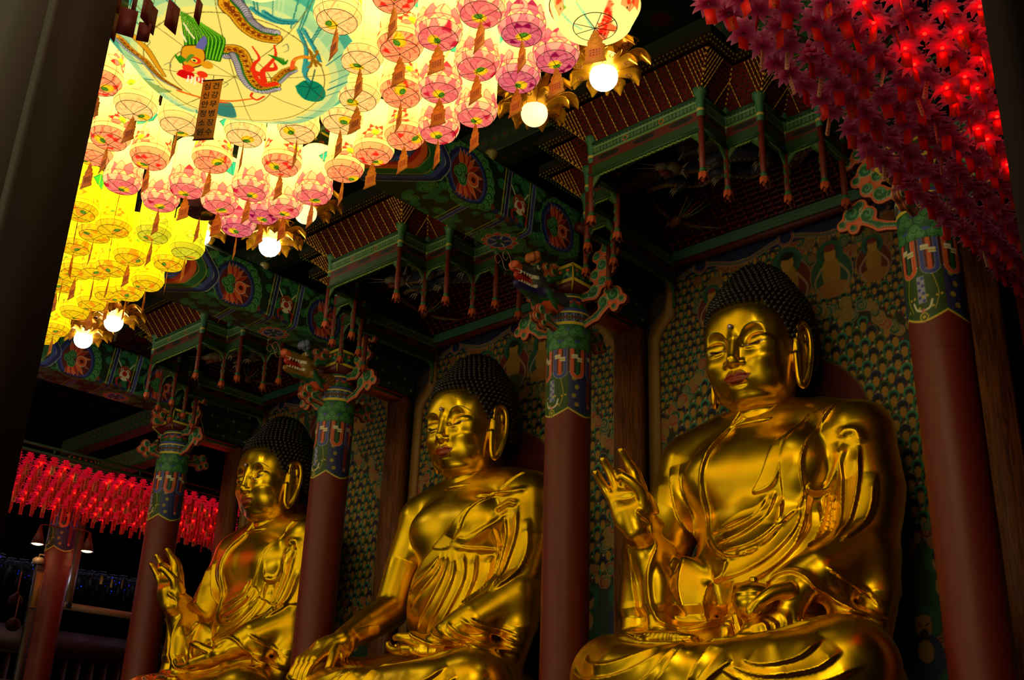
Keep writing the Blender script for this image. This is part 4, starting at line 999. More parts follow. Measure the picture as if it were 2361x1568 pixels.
# --- carved canopies
M_seal=mat('canopy_red',(.36,.055,.05),rough=.5,noise=(30,.2))
def canopy():
    r=empty('carved_canopy')
    # outline, right half, from the front centre to the wall
    H=[(.78,-2.30),(.78,-1.80),(1.24,-1.80),(1.24,-1.28),(1.69,-1.28),(1.69,.72)]
    posts=[(.78,-2.30),(.78,-1.80),(1.24,-1.80),(1.24,-1.28),(1.69,-1.28),(1.69,-.80)]
    out=[(-x,y) for x,y in H[::-1]]+H
    fr=Cv(3.2,.40,.008,GRN); rnd=random.Random(2)
    fr.rect(0,0,3.2,.12,(.10,.22,.08)); fr.rect(0,.12,3.2,.245,DRED); fr.rect(0,.255,3.2,.40,(.08,.20,.15)); fr.rect(0,.245,3.2,.262,(.35,.52,.30)); fr.rect(0,.355,3.2,.366,(.45,.6,.4))
    for k in range(7): fr.circ(.27+k*.52,.185,.17,(.35,.30,.15),sy=.25); fr.circ(.27+k*.52,.185,.16,BLK,sy=.24)
    for k in range(64): fr.rect(.01+k*.05,.29,.03+k*.05,.33,(.30,.45,.30)); fr.circ(.02+k*.05,.385,.008,(.5,.6,.4))
    for k in range(7): fr.circ(.0+k*.52,.31,.04,(.7,.35,.2)); fr.circ(.0+k*.52,.31,.025,GRN)
    fm=MB(); vm=MB(); tm=MB(); gm=MB(); dm=MB()
    n=len(out)
    D=[]
    for i in range(n-1):
        a=np.array(out[i]); b=np.array(out[i+1]); L=np.linalg.norm(b-a); u=(b-a)/L; nn=np.array([u[1],-u[0]]); D.append((a,b,L,u,nn))
    for a,b,L,u,nn in D:
        if L>3.3: continue
        w=int(L/.008)+1; sub=Cv(L,.40,.008,GRN); sub.A=fr.A[:,:sub.nx]
        for off,fl in((.025,0),(-.025,1)):
            sheet(fm,sub,lambda X,Y:np.stack([a[0]+u[0]*X+nn[0]*off,a[1]+u[1]*X+nn[1]*off,8.56+Y],-1))
        M=np.array([[u[0],0,nn[0]],[u[1],0,nn[1]],[0,1,0]])
        c=np.r_[(a+b)/2,8.55]; 
        for zz,hh,c_ in((8.545,.03,(.10,.24,.12)),(8.97,.03,(.10,.26,.18))): fm.prism([(0,-hh/2),(L,-hh/2),(L,hh/2),(0,hh/2)],.09,M=M,o=(a[0]-nn[0]*.045,a[1]-nn[1]*.045,zz),col=c_)
        # scalloped valance that runs down beside the posts
        m=max(3,int(L/.06)); P=[(.0,8.56),(.0,8.14),(.035,8.14)]
        for t in np.linspace(0,1,7)[1:]: P.append((.04+.018*sin(t*14),8.14+t*.28))
        P.append((.11,8.475))
        for k in range(m+1):
            x=.13+(L-.26)*k/m; P+= [(x,8.50+.014*(k%2))]
        P.append((L-.11,8.475))
        for t in np.linspace(1,0,7)[:-1]: P.append((L-.04-.018*sin(t*14),8.14+t*.28))
        P+=[(L-.035,8.14),(L,8.14),(L,8.56)]
        vm.prism(P,.024,M=M,o=(a[0]-nn[0]*.012,a[1]-nn[1]*.012,0),col=(.15,.31,.10))
        if L>.3:
            Z=[(.13+(L-.26)*t,8.515+.010*sin(t*L*90)) for t in np.linspace(0,1,int(L*60))]
            vm.tube([(a[0]+u[0]*x+nn[0]*.016,a[1]+u[1]*x+nn[1]*.016,z) for x,z in Z],.006,4,(.55,.62,.25))
    # flared bracket tiers, mitred round the stepped outline
    NT=10; FL=.33; RI=.34
    def offs(d):
        P=[]
        for i in range(n):
            if i==0: P.append(np.array(out[0])+D[0][4]*d)
            elif i==n-1: P.append(np.array(out[-1])+D[-1][4]*d)
            else: P.append(np.array(out[i])+(D[i-1][4]+D[i][4])*d)
        return P
    for k in range(NT):
        d0,d1=FL*k/NT,FL*(k+1)/NT; z0,z1=9.0+RI*k/NT,9.0+RI*(k+1)/NT
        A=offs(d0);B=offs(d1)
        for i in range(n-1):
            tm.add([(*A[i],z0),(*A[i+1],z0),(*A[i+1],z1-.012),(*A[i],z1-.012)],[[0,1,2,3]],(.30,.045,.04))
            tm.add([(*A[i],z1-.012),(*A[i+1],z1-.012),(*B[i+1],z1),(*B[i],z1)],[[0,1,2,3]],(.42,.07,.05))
        for i,(a,b,L,u,nn) in enumerate(D):
            # end points extend on convex corners and shorten on concave ones
            s0=np.dot(A[i]-a,u); s1=np.dot(A[i+1]-a,u)
            S=list(np.arange(.10,L-.05,.155) if L>.8 else np.arange(L/2-.0,L,9))
            S=[s for s in S if s0<s<s1]
            ext=[]
            if s1>L: ext+= [L+.03+.046*q for q in range(7) if L+.03+.046*q<s1+.01]
            if s0<0: ext+= [-.03-.046*q for q in range(7) if -.03-.046*q>s0-.01]
            if abs(y_ := (a[1]+b[1])/2)>=0 and L>1.9: S=[s for s in S]
            for s in S+ext:
                p=a+u*s+nn*((d0+d1)/2+.010); c=np.array([*p,(z0+z1)/2-.010]); sl=np.array([nn[0]*(d1-d0),nn[1]*(d1-d0),z1-z0]); Ls=np.linalg.norm(sl); sl/=Ls; ux=np.array([u[0],u[1],0]); cr=np.cross(ux,sl)
                gm.box(c,(.012,Ls*.88,.008),M=np.array([ux,sl,cr]).T)
            q=s0+.03
            while q<s1:
                p=a+u*q+nn*(d0+.012); dm.box((*p,z0+.018),(.012,.012,.018),col=(.09,.22,.14)); q+=.0775
    for i in range(1,n-1):       # hip lines
        for k in range(NT):
            d0=FL*(k+.4)/NT; P=offs(d0)[i]; 
            gm.box((*P,9.0+RI*(k+.45)/NT),(.02,.02,RI/NT*.75),rz=pi/4)
    A=offs(FL+.03);B=offs(FL+.13);E=offs(-.02)
    for i in range(n-1):
        tm.add([(*A[i],9.36),(*A[i+1],9.36),(*B[i+1],9.39),(*B[i],9.39)],[[0,1,2,3]],(.22,.04,.03))
        tm.add([(*B[i],9.39),(*B[i+1],9.39),(*B[i+1],9.50),(*B[i],9.50)],[[0,1,2,3]],(.05,.05,.03))
        tm.add([(*B[i],9.50),(*B[i+1],9.50),(*E[i+1],9.54),(*E[i],9.54)],[[0,1,2,3]],(.05,.04,.03))
        a,b,L,u,nn=D[i]; 
        for dd,zz in((FL+.07,9.355),(FL+.12,9.365)):
            Q=offs(dd); l2=np.linalg.norm(Q[i+1]-Q[i]); 
            for q in np.arange(.02,l2,.055): p=Q[i]+u*q; dm.sphere((*p,zz),.013,6,4,(.40,.42,.12))
    # plate over the whole, back moulding, red inner slope
    for x0,x1,y0,y1 in((-.78,.78,-2.30,-1.80),(-1.24,1.24,-1.80,-1.28),(-1.69,1.69,-1.28,.72)):
        tm.box(((x0+x1)/2,(y0+y1)/2,9.56),(x1-x0+.02,y1-y0+.02,.03),col=(.20,.05,.04))
    mc=Cv(4.1,.16,.01,(.12,.30,.24)); 
    for k in range(3): mc.rect(0,.02+k*.045,4.1,.035+k*.045,(.20,.42,.34))
    sheet(fm,mc,lambda X,Y:np.stack([X-2.05,.68+0*X-Y*.3,8.86+Y],-1))
    fm.box((0,.76,8.86),(4.1,.12,.10),col=DRED)
    for g in(-1,1): sheet(fm,mc,lambda X,Y:np.stack([g*(2.03-Y*.3),.7-X*.42,8.86+Y],-1)); fm.box((g*2.06,-.15,8.86),(.10,1.75,.10),col=DRED)
    for k in range(10):
        y=.62-.05*k; z=9.02+.052*k; tm.box((0,y,z),(3.9-.08*k,.05,.05),col=(.34,.05,.05) if k%2 else (.24,.03,.035))
        for q in range(26): tm.box((-1.75+q*.14,y-.03,z-.005),(.035,.05,.05),col=(.44,.07,.06))
        for g in(-1,1): tm.box((g*(1.95-.045*k),-.1,z),(.05,1.5-.05*k,.05),col=(.30,.05,.05))
    fm.build('frieze',M_paint,r); vm.build('valance',M_paint,r); tm.build('bracket_tiers',M_seal_v,r); gm.build('gilded_bracket_edges',M_gilt,r); dm.build('bracket_studs',M_paint,r)
    P0=None
    pb=MB(); pb.lathe([(0,8.02),(.032,8.02),(.036,8.1),(.036,8.72),(.0,8.72)],12,col=(.42,.13,.07)); pb.lathe([(.036,8.72),(.046,8.74),(.044,8.86),(.050,8.90),(.055,8.98),(.075,9.03),(.09,9.08),(0,9.08)],12,col=(.20,.42,.30)); pb.lathe([(.0375,8.78),(.047,8.79),(.047,8.82),(.0375,8.83)],12,col=(.75,.65,.3))
    bd=MB(); bd.lathe([(.034,8.05),(.042,8.03),(.038,8.0),(0,8.0)],12,col=GRN)
    for k in range(7):
        a=k*2*pi/7; ca,sa=cos(a),sin(a)
        Pp=[(.020,8.02),(.045,7.99),(.048,7.95),(.052,7.92),(.070,7.885)]; W=[.012,.026,.028,.022,.004]
        G=np.array([[(ca*rr-sa*t*w,sa*rr+ca*t*w,z) for t in(-1,0,1)] for (rr,z),w in zip(Pp,W)]); G[:,1]*=1
        bd.grid(G,(.72,.30,.12)); bd.grid(G*np.array([.93,.93,1]),(.45,.16,.07))
    bd.sphere((0,0,7.94),(.035,.035,.06),8,5,(.60,.22,.10))
    for (x,y) in posts:
        for g in(1,-1):
            if P0 is None:
                P0=pb.build('hanging_post',M_paint,r,smooth=True,loc=(g*x,y,0)); B0=bd.build('lotus_bud',M_paint,P0)
            else:
                c=P0.copy(); COL.objects.link(c); c.parent=r; c.location=(g*x,y,0); e=B0.copy(); COL.objects.link(e); e.parent=c
    return r
M_seal_v=mat('canopy_tiers',rough=.5,vcol=True,noise=(30,.15))
def cloud_ring(name,parent=None): pass
def ceiling_dragon():
    """carved dragon among coloured clouds that hangs under the canopy ceiling"""
    r=empty('carved_ceiling_dragon'); rnd=random.Random(4)
    m=MB(); P=spline([(-.95,.35,9.2),(-.6,.1,9.1),(-.2,.3,9.15),(.1,.0,9.05),(.5,.25,9.1),(.75,-.1,9.08),(.4,-.35,9.02),(0,-.3,9.0),(-.25,-.45,8.92)],8)
    rad=np.interp(np.linspace(0,1,len(P)),[0,.2,.8,1],[.02,.09,.10,.08]); m.tube(P,rad,10,(.24,.25,.30))
    for i in range(0,len(P),1): m.sphere(P[i]+(0,0,-rad[i]*.7),(.05,.05,.03),6,4,(.62,.50,.25))
    for i in range(2,len(P),2): m.tube([P[i]+(0,0,.02),P[i]+(.02,0,rad[i]+.06)],[.03,.005],5,(.35,.10,.08))
    m.build('scaled_body',M_carve,r,smooth=True)
    h=MB(); c=P[-1]; h.sphere(c+(-.08,-.06,-.02),(.12,.11,.09),10,7,(.50,.42,.25)); h.tube([c+(-.12,-.10,0),c+(-.26,-.20,-.04)],[.07,.045],8,(.62,.55,.40)); h.tube([c+(-.10,-.08,-.08),c+(-.22,-.16,-.13)],[.05,.03],8,(.55,.25,.15)); h.sphere(c+(-.20,-.14,-.085),(.05,.03,.02),6,4,RED)
    for g in(-1,1):
        h.tube(spline([c+(-.02,g*.06,.05),c+(.08,g*.12,.16),c+(.05,g*.15,.30)],4),np.linspace(.022,.008,9),5,(.62,.55,.45))
        h.tube(spline([c+(-.24,-.18+g*.03,-.03),c+(-.40,-.25+g*.06,-.02),c+(-.62,-.30+g*.1,.02)],4),np.linspace(.010,.004,9),4,(.70,.62,.50))
    for k in range(9): a=k*.7; h.tube([c+(0,0,-.02),c+(.10+.04*cos(a),.10*sin(a),-.05+.10*cos(a))],[.035,.004],5,(.66,.60,.48))
    h.build('dragon_head',M_carve,r,smooth=True)
    for i in(12,26,40,52):
        q=P[min(i,len(P)-1)]; l=MB(); k=q+(.08,-.16*(-1)**i,-.12); l.tube([q,k,k+(-.12,0,-.06)],[.05,.035,.03],7,(.30,.30,.28))
        for t in(-.4,0,.4): l.tube([k+(-.12,0,-.06),k+(-.19,t*.12,-.09),k+(-.22,t*.14,-.14)],[.016,.012,.003],5,(.78,.72,.60))
        l.build('clawed_leg',M_carve,r,smooth=True)
    return r
def ceiling_cloud(kind):
    cols=[((.60,.50,.30),(.45,.30,.10),(.55,.40,.16)),((.60,.25,.15),(.35,.10,.08),(.5,.2,.12)),((.45,.50,.55),(.12,.18,.26),(.2,.28,.38)),((.5,.6,.45),(.10,.26,.18),(.16,.36,.26))][kind]
    o=board('carved_cloud_plaque',[(-.30,0,.07),(-.12,.06,.11),(.08,.02,.13),(.28,.05,.09),(.42,0,.06),(-.42,-.03,.35,-.03,.045)],.05,.014,None,cols=(cols[0],cols[1],cols[2]),rim=.02)
    return o
def phoenix():
    r=empty('carved_phoenix'); b=MB(); b.tube(spline([(0,-.05,0),(.03,.02,.02),(.05,.16,.03),(.10,.28,.08),(.08,.34,.14)],4),np.interp(np.linspace(0,1,17),[0,.3,.7,1],[.03,.07,.035,.02]),8,(.45,.25,.12)); b.sphere((.08,.35,.15),.03,7,5,(.6,.3,.15)); b.tube([(.08,.37,.15),(.09,.43,.13)],[.012,.003],5,(.7,.5,.2))
    b.build('body',M_carve,r,smooth=True)
    for g in(-1,1):
        w=MB()
        for k in range(8): w.tube(spline([(g*.04,.08,.03),(g*(.15+.03*k),.12-.02*k,.06),(g*(.30+.045*k),.10-.05*k,.03)],3),np.linspace(.016,.006,7),4,[(.16,.34,.26),(.45,.14,.10),(.45,.38,.16)][k%3])
        w.build('wing',M_carve,r)
    t=MB()
    for k in range(5): t.tube(spline([(0,-.05,0),((k-2)*.04,-.25,-.02),((k-2)*.09,-.52,.0+.02*k)],4),np.linspace(.018,.007,9),4,[(.50,.40,.16),(.16,.34,.26),(.45,.14,.10)][k%3])
    t.build('tail',M_carve,r)
    return r
def build_canopies():
    p=canopy(); labs=['carved bracket canopy with hanging lotus-bud posts above the left statue','carved bracket canopy with hanging lotus-bud posts above the middle statue','large carved bracket canopy with hanging lotus-bud posts above the nearest statue']
    dp=ceiling_dragon(); cl=[ceiling_cloud(k) for k in range(4)]; ph=phoenix()
    where=['left','middle','nearest']
    used=[False]*4
    for i,m in enumerate(MID):
        o=p if i==0 else copy_tree(p); o.location=(m,11.2,0); tag(o,labs[i],'canopy','canopies above the statues')
        d=dp if i==0 else copy_tree(dp); d.location=(m-.1,10.45,.02); d.rotation_euler=(0,0,.15*i); tag(d,'carved dragon with pale whiskers beneath the canopy over the %s statue'%where[i],'carving','ceiling dragons')
        h=ph if i==0 else copy_tree(ph); h.location=(m-1.0,11.0,8.95); h.rotation_euler=(0,.2,1.2); tag(h,'carved bird with spread wings beneath the canopy over the %s statue'%where[i],'carving','carved birds under the canopies')
        rnd=random.Random(9)
        for q in range(12):
            k=q%4
            if i==0 and not used[k]: c=cl[k]; used[k]=True
            else: c=cl[k].copy(); COL.objects.link(c)
            c.location=(m-1.2+2.5*rnd.random(),9.75+1.35*rnd.random(),9.24+.18*rnd.random()); c.rotation_euler=(radians(rnd.uniform(75,105)),rnd.uniform(-.2,.2),rnd.uniform(-.6,.6)); c.scale=(rnd.uniform(.9,1.5),)*3
            tag(c,'carved %s cloud under the ceiling of the canopy over the %s statue'%(['ochre','dark red','blue-grey','green'][k],where[i]),'carving','carved clouds under the canopies')
def structure(o): o['kind']='structure'; return o
def build_shell():
    f=MB(); f.box((-17,6,-.05),(36,26,.1)); structure(f.build('floor',mat('floor_boards',(.30,.18,.10),rough=.35,noise=(3,.2))))
    # ceiling of dark painted coffers
    mc=mat('coffered_ceiling',(.05,.05,.04),rough=.7); nt=mc.node_tree; tc=nt.nodes.new('ShaderNodeTexCoord'); br=nt.nodes.new('ShaderNodeTexVoronoi'); br.feature='F1'; br.inputs['Scale'].default_value=1.4; br.inputs['Randomness'].default_value=0
    r=nt.nodes.new('ShaderNodeValToRGB'); e=r.color_ramp.elements; e[0].position=.12; e[0].color=tuple(lin((.40,.10,.08)))+(1,); e[1].position=.45; e[1].color=tuple(lin((.06,.13,.09)))+(1,)
    q=e.new(.25); q.color=tuple(lin((.12,.22,.14)))+(1,); q=e.new(.56); q.color=tuple(lin((.16,.07,.05)))+(1,)
    nt.links.new(tc.outputs['Object'],br.inputs['Vector']); nt.links.new(br.outputs['Distance'],r.inputs[0]); nt.links.new(r.outputs[0],nt.nodes['Principled BSDF'].inputs['Base Color'])
    c=MB(); c.box((-17,5.6,10.75),(36,27,.1)); structure(c.build('ceiling',mc))
    w=MB(); w.box((-10.2,12.45,4.5),(17.7,.25,12.4)); structure(w.build('wall_back',M_dark))
    w=MB(); w.box((-34.2,6,5.3),(.2,26,10.8)); structure(w.build('wall_left',M_dark))
    w=MB(); w.box((-26.6,18.9,5.3),(15.2,.2,10.8)); structure(w.build('wall_far',M_dark))
    w=MB(); w.box((1.0,6,5.3),(.2,26,10.8)); structure(w.build('wall_right',M_dark))
    w=MB(); w.box((-19.05,15.7,5.3),(.12,6.3,10.8)); structure(w.build('wall_side',M_dark))
    # roof purlins along the row, dark green with faint flowers
    pc=Cv(30,1.0,.02,(.09,.16,.11)); rnd=random.Random(8)
    for k in range(150): x=.1+k*.2; pc.circ(x,.25,.06,(.30,.12,.08)); pc.circ(x,.25,.03,(.35,.32,.15)); pc.circ(x,.72,.07,(.14,.26,.18)); pc.circ(x,.72,.03,(.35,.12,.1))
    for i,(y,z) in enumerate(((9.3,9.75),(7.0,9.95),(4.4,9.95))):
        mb=MB(); sheet(mb,pc,lambda X,Y:np.stack([X-29,y-.2+np.interp(Y,[0,.5,1],[0.4,0,0]),z+np.interp(Y,[0,.5,1],[0,0,.5])],-1)); mb.box((-14,y+.02,z+.25),(30,.34,.46),col=(.09,.16,.11))
        o=mb.build('purlin',M_paint); tag(o,['dark painted purlin running just above the canopy fronts','dark painted purlin over the round globe lamps','dark painted purlin above the hanging lanterns'][i],'beam','roof purlins along the hall')
    # altar under the statues (below the frame)
    am=mat('altar_wood',(.35,.10,.05),rough=.4)
    for i,m in enumerate(MID):
        a=MB(); a.box((m,10.75,.76),(4.1,2.2,1.50)); a.box((m,10.75,1.53),(4.25,2.4,.06)); o=a.build('altar',am); tag(o,'red wooden altar block beneath the %s gold statue'%['left','middle','nearest'][i],'altar','altar blocks')
        if i==0:
            s=MB(); s.lathe([(0,0),(1.75,0),(1.8,.12),(1.5,.25),(1.45,.4),(1.85,.52),(1.95,.66),(1.6,.70),(0,.70)],64,sy=.62)
            for k in range(24):
                t=k*2*pi/24; s.sphere((1.78*cos(t),1.10*sin(t),.47),(.22,.20,.17),8,6)
            p0=s.build('lotus_pedestal',M_gold2,smooth=True,loc=(m,10.75,1.57)); o=p0
        else: o=p0.copy(); COL.objects.link(o); o.location=(m,10.75,1.57)
        tag(o,'gold lotus pedestal beneath the %s statue'%['left','middle','nearest'][i],'pedestal','lotus pedestals')
# ------------------------------------------------------------------ lanterns
ORD='first second third fourth fifth sixth seventh eighth ninth tenth eleventh twelfth thirteenth fourteenth fifteenth sixteenth seventeenth eighteenth nineteenth twentieth twenty-first twenty-second twenty-third twenty-fourth twenty-fifth twenty-sixth twenty-seventh twenty-eighth twenty-ninth thirtieth'.split()
def pix(p):
    v=CR.T@(np.array(p,float)-[0,0,EYE]); return 1180.5-2539*v[0]/v[2]*-1*-1 if 0 else 1180.5+2539*v[0]/-v[2], 784-2539*v[1]/-v[2]
def glow_mat(name,es): return mat(name,(.5,.5,.5),rough=.7,vcol=True,emit='vcol',es=es)
M_lit=glow_mat('lit_silk',1.0); M_lity=glow_mat('lit_yellow_silk',.95); M_litk=glow_mat('lit_round_silk',1.1)
for m_ in(M_lit,M_lity):
    a_=m_.node_tree.nodes.new('ShaderNodeAttribute'); a_.attribute_name='Glow'; m_.node_tree.links.new(a_.outputs['Fac'],m_.node_tree.nodes['Principled BSDF'].inputs['Emission Strength'])
M_wire=mat('lantern_wire',(.42,.19,.08),rough=.5)
M_ink=mat('name_paper',rough=.7,vcol=True)
def translucent(name,tr=.5,base=None,rough=.6):
    m=bpy.data.materials.new(name); m.use_nodes=True; nt=m.node_tree; b=nt.nodes['Principled BSDF']; b.inputs['Roughness'].default_value=rough
    a=nt.nodes.new('ShaderNodeAttribute'); a.attribute_name='Col'; nt.links.new(a.outputs['Color'],b.inputs['Base Color'])
    t=nt.nodes.new('ShaderNodeBsdfTranslucent'); nt.links.new(a.outputs['Color'],t.inputs['Color'])
    mx=nt.nodes.new('ShaderNodeMixShader'); mx.inputs[0].default_value=tr; nt.links.new(b.outputs[0],mx.inputs[1]); nt.links.new(t.outputs[0],mx.inputs[2]); nt.links.new(mx.outputs[0],nt.nodes['Material Output'].inputs[0])
    return m
M_petal=translucent('dyed_petal_cloth',.4); M_tag=translucent('tag_paper',.55)
CRM=(1.0,.93,.60); 
STY={ # body, bottom (dish paint, darkened for bulb falloff), petal, petal line, pod side, deep
 'coral':((1.0,.92,.46),(.98,.66,.36),(.98,.50,.34),(.85,.22,.16),0,(.95,.16,.08)),
 'cream':((1.0,.93,.46),(.99,.80,.42),(1.0,.88,.52),(.90,.55,.30),0,(.95,.60,.25)),
 'pink':((1.0,.92,.48),(.98,.74,.48),(.93,.42,.38),(.78,.20,.22),1,(.80,.10,.18)),
 'magenta':((1.0,.80,.46),(.92,.58,.48),(.85,.36,.40),(.55,.12,.26),1,(.55,.02,.22)),
 'yellow':((1.0,.90,.04),(.90,.74,.03),(.98,.82,.06),(.72,.52,.04),0,(.95,.55,.03)),
 'lime':((.98,.93,.10),(.80,.76,.10),(.92,.88,.25),(.55,.60,.08),0,(.75,.72,.06)),
 'purple':((.32,.13,.10),(.26,.10,.09),(.30,.12,.12),(.16,.05,.06),0,(.20,.02,.05))}
def petal(cv,x,y,a,L,w,fill,line,lw=.005,tip=None):
    u=np.array((cos(a),sin(a))); v=np.array((-u[1],u[0])); o=np.array((x,y))
    P=spline([o,o+u*L*.35+v*w*.5,o+u*L*.7+v*w*.42,o+u*L],5); Q=spline([o+u*L,o+u*L*.7-v*w*.42,o+u*L*.35-v*w*.5,o],5)
    PP=np.r_[P,Q[1:]]
    if fill is not None: cv.poly(PP,fill)
    if tip is not None: cv.poly(np.r_[P[9:],Q[1:7]],tip)
    cv.line(PP,lw,line)
def lantern_mesh(style,seed):
    body,bot,pc,ln,mode,deep=STY[style]; rnd=random.Random(seed)
    R=.172; per=2*pi*R; side=Cv(per,.50,.0075,body); bc=Cv(.42,.42,.0055,bot,x0=-.21,y0=-.21)
    a0=rnd.uniform(0,6)
    # green leaf high on the drum, drawn flower low on it
    lx=rnd.uniform(.1,per-.2)
    lf=[(lx,.34),(lx+.07,.42),(lx+.16,.44),(lx+.25,.38),(lx+.22,.30),(lx+.12,.27),(lx+.05,.29)]
    leaf=(.10,.55,.38) if style not in('yellow','lime') else (.20,.62,.10)
    if style!='purple': side.poly(lf,leaf); side.line(lf+[lf[0]],.007,(.03,.22,.16)); side.line([(lx+.1,.44),(lx+.12,.29)],.004,(.03,.22,.16))
    sx=rnd.uniform(.2,per-.2)
    side.line(spline([(sx,.5),(sx+.02,.35),(sx-.02,.2)],5),.009,(.92,.78,.15))
    for f in range(3):
        fx=(a0/6+f/3)*per%per; st=rnd.uniform(.12,.2)
        if mode==0:
            for k in range(9):
                a=radians(-20+k*27); petal(side,fx,st-.05,a,.10+.03*(k%2),.05,body if k%2 else pc,ln,.004,deep if style!='cream' and rnd.random()<.55 else None)
        else:
            for k in range(5): petal(side,fx+(k-2)*.07,0,pi/2+(2-k)*.12,.16,.09,pc if k%2 else tuple(np.array(pc)*.5+np.array(body)*.5),ln,.004,deep if k in(1,4) and rnd.random()<.3 else None)
        if mode==0:
            side.circ(fx,st-.02,.034,(1,.86,.05),sy=.8); side.circ(fx,st-.045,.022,(.45,.62,.10),sy=.7); 
    for k in range(4): side.line([(k*per/4,0),(k*per/4,.5)],.0045,tuple(np.array(ln)*.6+np.array(body)*.4))
    side.line([(0,.045),(per,.045)],.006,ln)
    # base
    off=(rnd.uniform(-.05,.05),rnd.uniform(-.05,.05)) if mode else (rnd.uniform(-.10,.10),rnd.uniform(-.08,.10))
    n=9 if mode else 11
    for ring,(L,w) in enumerate(((.19,.10),(.14,.075))):
        for k in range(n):
            a=a0+k*2*pi/n+ring*.35; c=pc if (k+ring)%2 else tuple(np.array(pc)*.75+np.array(bot)*.25)
            if mode==0 and style in('coral','cream','lime','yellow'): c=tuple(np.array(pc)*.35+np.array(bot)*.65)
            petal(bc,off[0]*.5,off[1]*.5,a,L,w,c,ln,.0035,deep if rnd.random()<(.12 if style!='cream' else 0) else None)
    px_,py_=off
    st=(.98,.78,.08) if style not in('yellow','lime') else (.95,.60,.10)
    bc.circ(px_,py_+.014,.058,st,sy=.85)
    for k in range(26): a=k*2.4; bc.circ(px_+.048*cos(a),py_+.014+.040*sin(a),.0035,(.70,.40,.03))
    bc.circ(px_+.004,py_-.010,.034,(.22,.45,.06),sy=.75)
    for k in range(5): bc.circ(px_+.004+.014*cos(k*1.3),py_-.008+.009*sin(k*1.3),.003,(.7,.8,.3))
    mb=MB()
    zz=[.085,.115,.155,.19,.56,.585]; rr=[.178,.186,.184,.172,.172,.150]
    def fn(X,Y):
        t=Y/.50; z=.085+t*.50; r=np.interp(z,zz,rr); a=X/R; return np.stack([r*np.cos(a),r*np.sin(a),z],-1)
    sheet(mb,side,fn)
    # bottom dish sampled from the round picture
    nr,na=26,96; r=np.linspace(0,1,nr)[:,None]; a=np.linspace(0,2*pi,na,endpoint=False)[None,:]
    rad=np.interp(r,[0,.84,1],[0,.150,.178]); z=np.interp(r,[0,.84,.93,1],[.0,.030,.055,.085])
    P=np.stack([rad*np.cos(a),rad*np.sin(a),z+0*a],-1); ii=np.clip(((P[...,0]+.21)/.0055).round().astype(int),0,bc.nx-1); jj=np.clip(((P[...,1]+.21)/.0055).round().astype(int),0,bc.ny-1)
    mb.grid(P,bc.A[jj,ii],closev=True)
    # crown
    mb.lathe([(.150,.585),(.10,.60),(.06,.60)],32,col=body)
    return mb
def lantern_wire():
    m=MB(); 
    for r,z,w in((.1515,.029,.0025),(.1795,.086,.0018)):
        th=np.linspace(0,2*pi,33); m.tube(np.c_[r*np.cos(th),r*np.sin(th),0*th+z],w,5,cap=False)
    for a in(.5,.5+pi/2):
        L=[]
        for t in np.linspace(-1,1,15): rr=abs(t); L.append((.15*t*cos(a),.15*t*sin(a),np.interp(rr,[0,1],[-.003,.027])))
        m.tube(L,.0022,5)
    for k in range(4):
        a=.5+k*pi/2; m.tube([(.151*cos(a),.151*sin(a),.028),(.181*cos(a),.181*sin(a),.086),(.189*cos(a),.189*sin(a),.12),(.186*cos(a),.186*sin(a),.155),(.1745*cos(a),.1745*sin(a),.19)],.0018,4)
    m.tube([(0,0,-.003),(0,0,.82)],.004,4)
    return m
def glyph(mb,x,z,s,y,rnd,col,M=lambda p:p):
    """one small handwritten syllable block"""
    for k in range(rnd.choice((3,4))):
        if rnd.random()<.5: a=(x-s*.4,z+s*(.3-.25*k)); b=(x+s*.3,z+s*(.3-.25*k)+s*.05)
        else: a=(x+s*(.35-.3*(k%3)),z+s*.4); b=(x+s*(.35-.3*(k%3)),z-s*.35)
        w=s*.07; d=np.array(b)-a; n=np.array((-d[1],d[0])); n=n/np.linalg.norm(n)*w
        q=[(a[0]-n[0],y,a[1]-n[1]),(b[0]-n[0],y,b[1]-n[1]),(b[0]+n[0],y,b[1]+n[1]),(a[0]+n[0],y,a[1]+n[1])]
        mb.add(q,[[0,1,2,3]],col)
def stupa_tag(seed=1):
    """paper tag cut like a seated Buddha on a plinth"""
    rnd=random.Random(seed); L=[(0,-.02),(.012,-.045),(.030,-.062),(.028,-.085),(.044,-.10),(.055,-.125),(.050,-.145),(.068,-.155),(.074,-.17),(.066,-.18),(.072,-.20),(.066,-.22),(.072,-.24),(.066,-.255),(.076,-.27),(.082,-.295)]
    out=L+[(-x,z) for x,z in L[::-1]][:-1]; mb=MB()
    mb.prism([(x,z) for x,z in out],.003,M=[[1,0,0],[0,0,-1],[0,1,0]],o=(0,.0015,0),col=(1.0,.70,.30))
    for y in(-.0022,.0022):
        for rr,zc in((.016,-.075),(.030,-.115)):
            th=np.linspace(0,2*pi,14); mb.tube(np.c_[rr*np.cos(th),0*th+y,zc+rr*.8*np.sin(th)],.0022,3,(1.0,.80,.22),cap=False)
        mb.add([(-.046,y,-.255),(.046,y,-.255),(.046,y,-.178),(-.046,y,-.178)],[[0,1,2,3]],(1.0,.58,.32))
        for c in range(4):
            for k in range(3): glyph(mb,-.032+.022*c,-.192-.020*k,.015,y*1.25,rnd,(.35,.12,.03))
    mb.tube([(0,0,.0),(0,0,-.03)],.0018,4,(.3,.15,.05))
    return mb
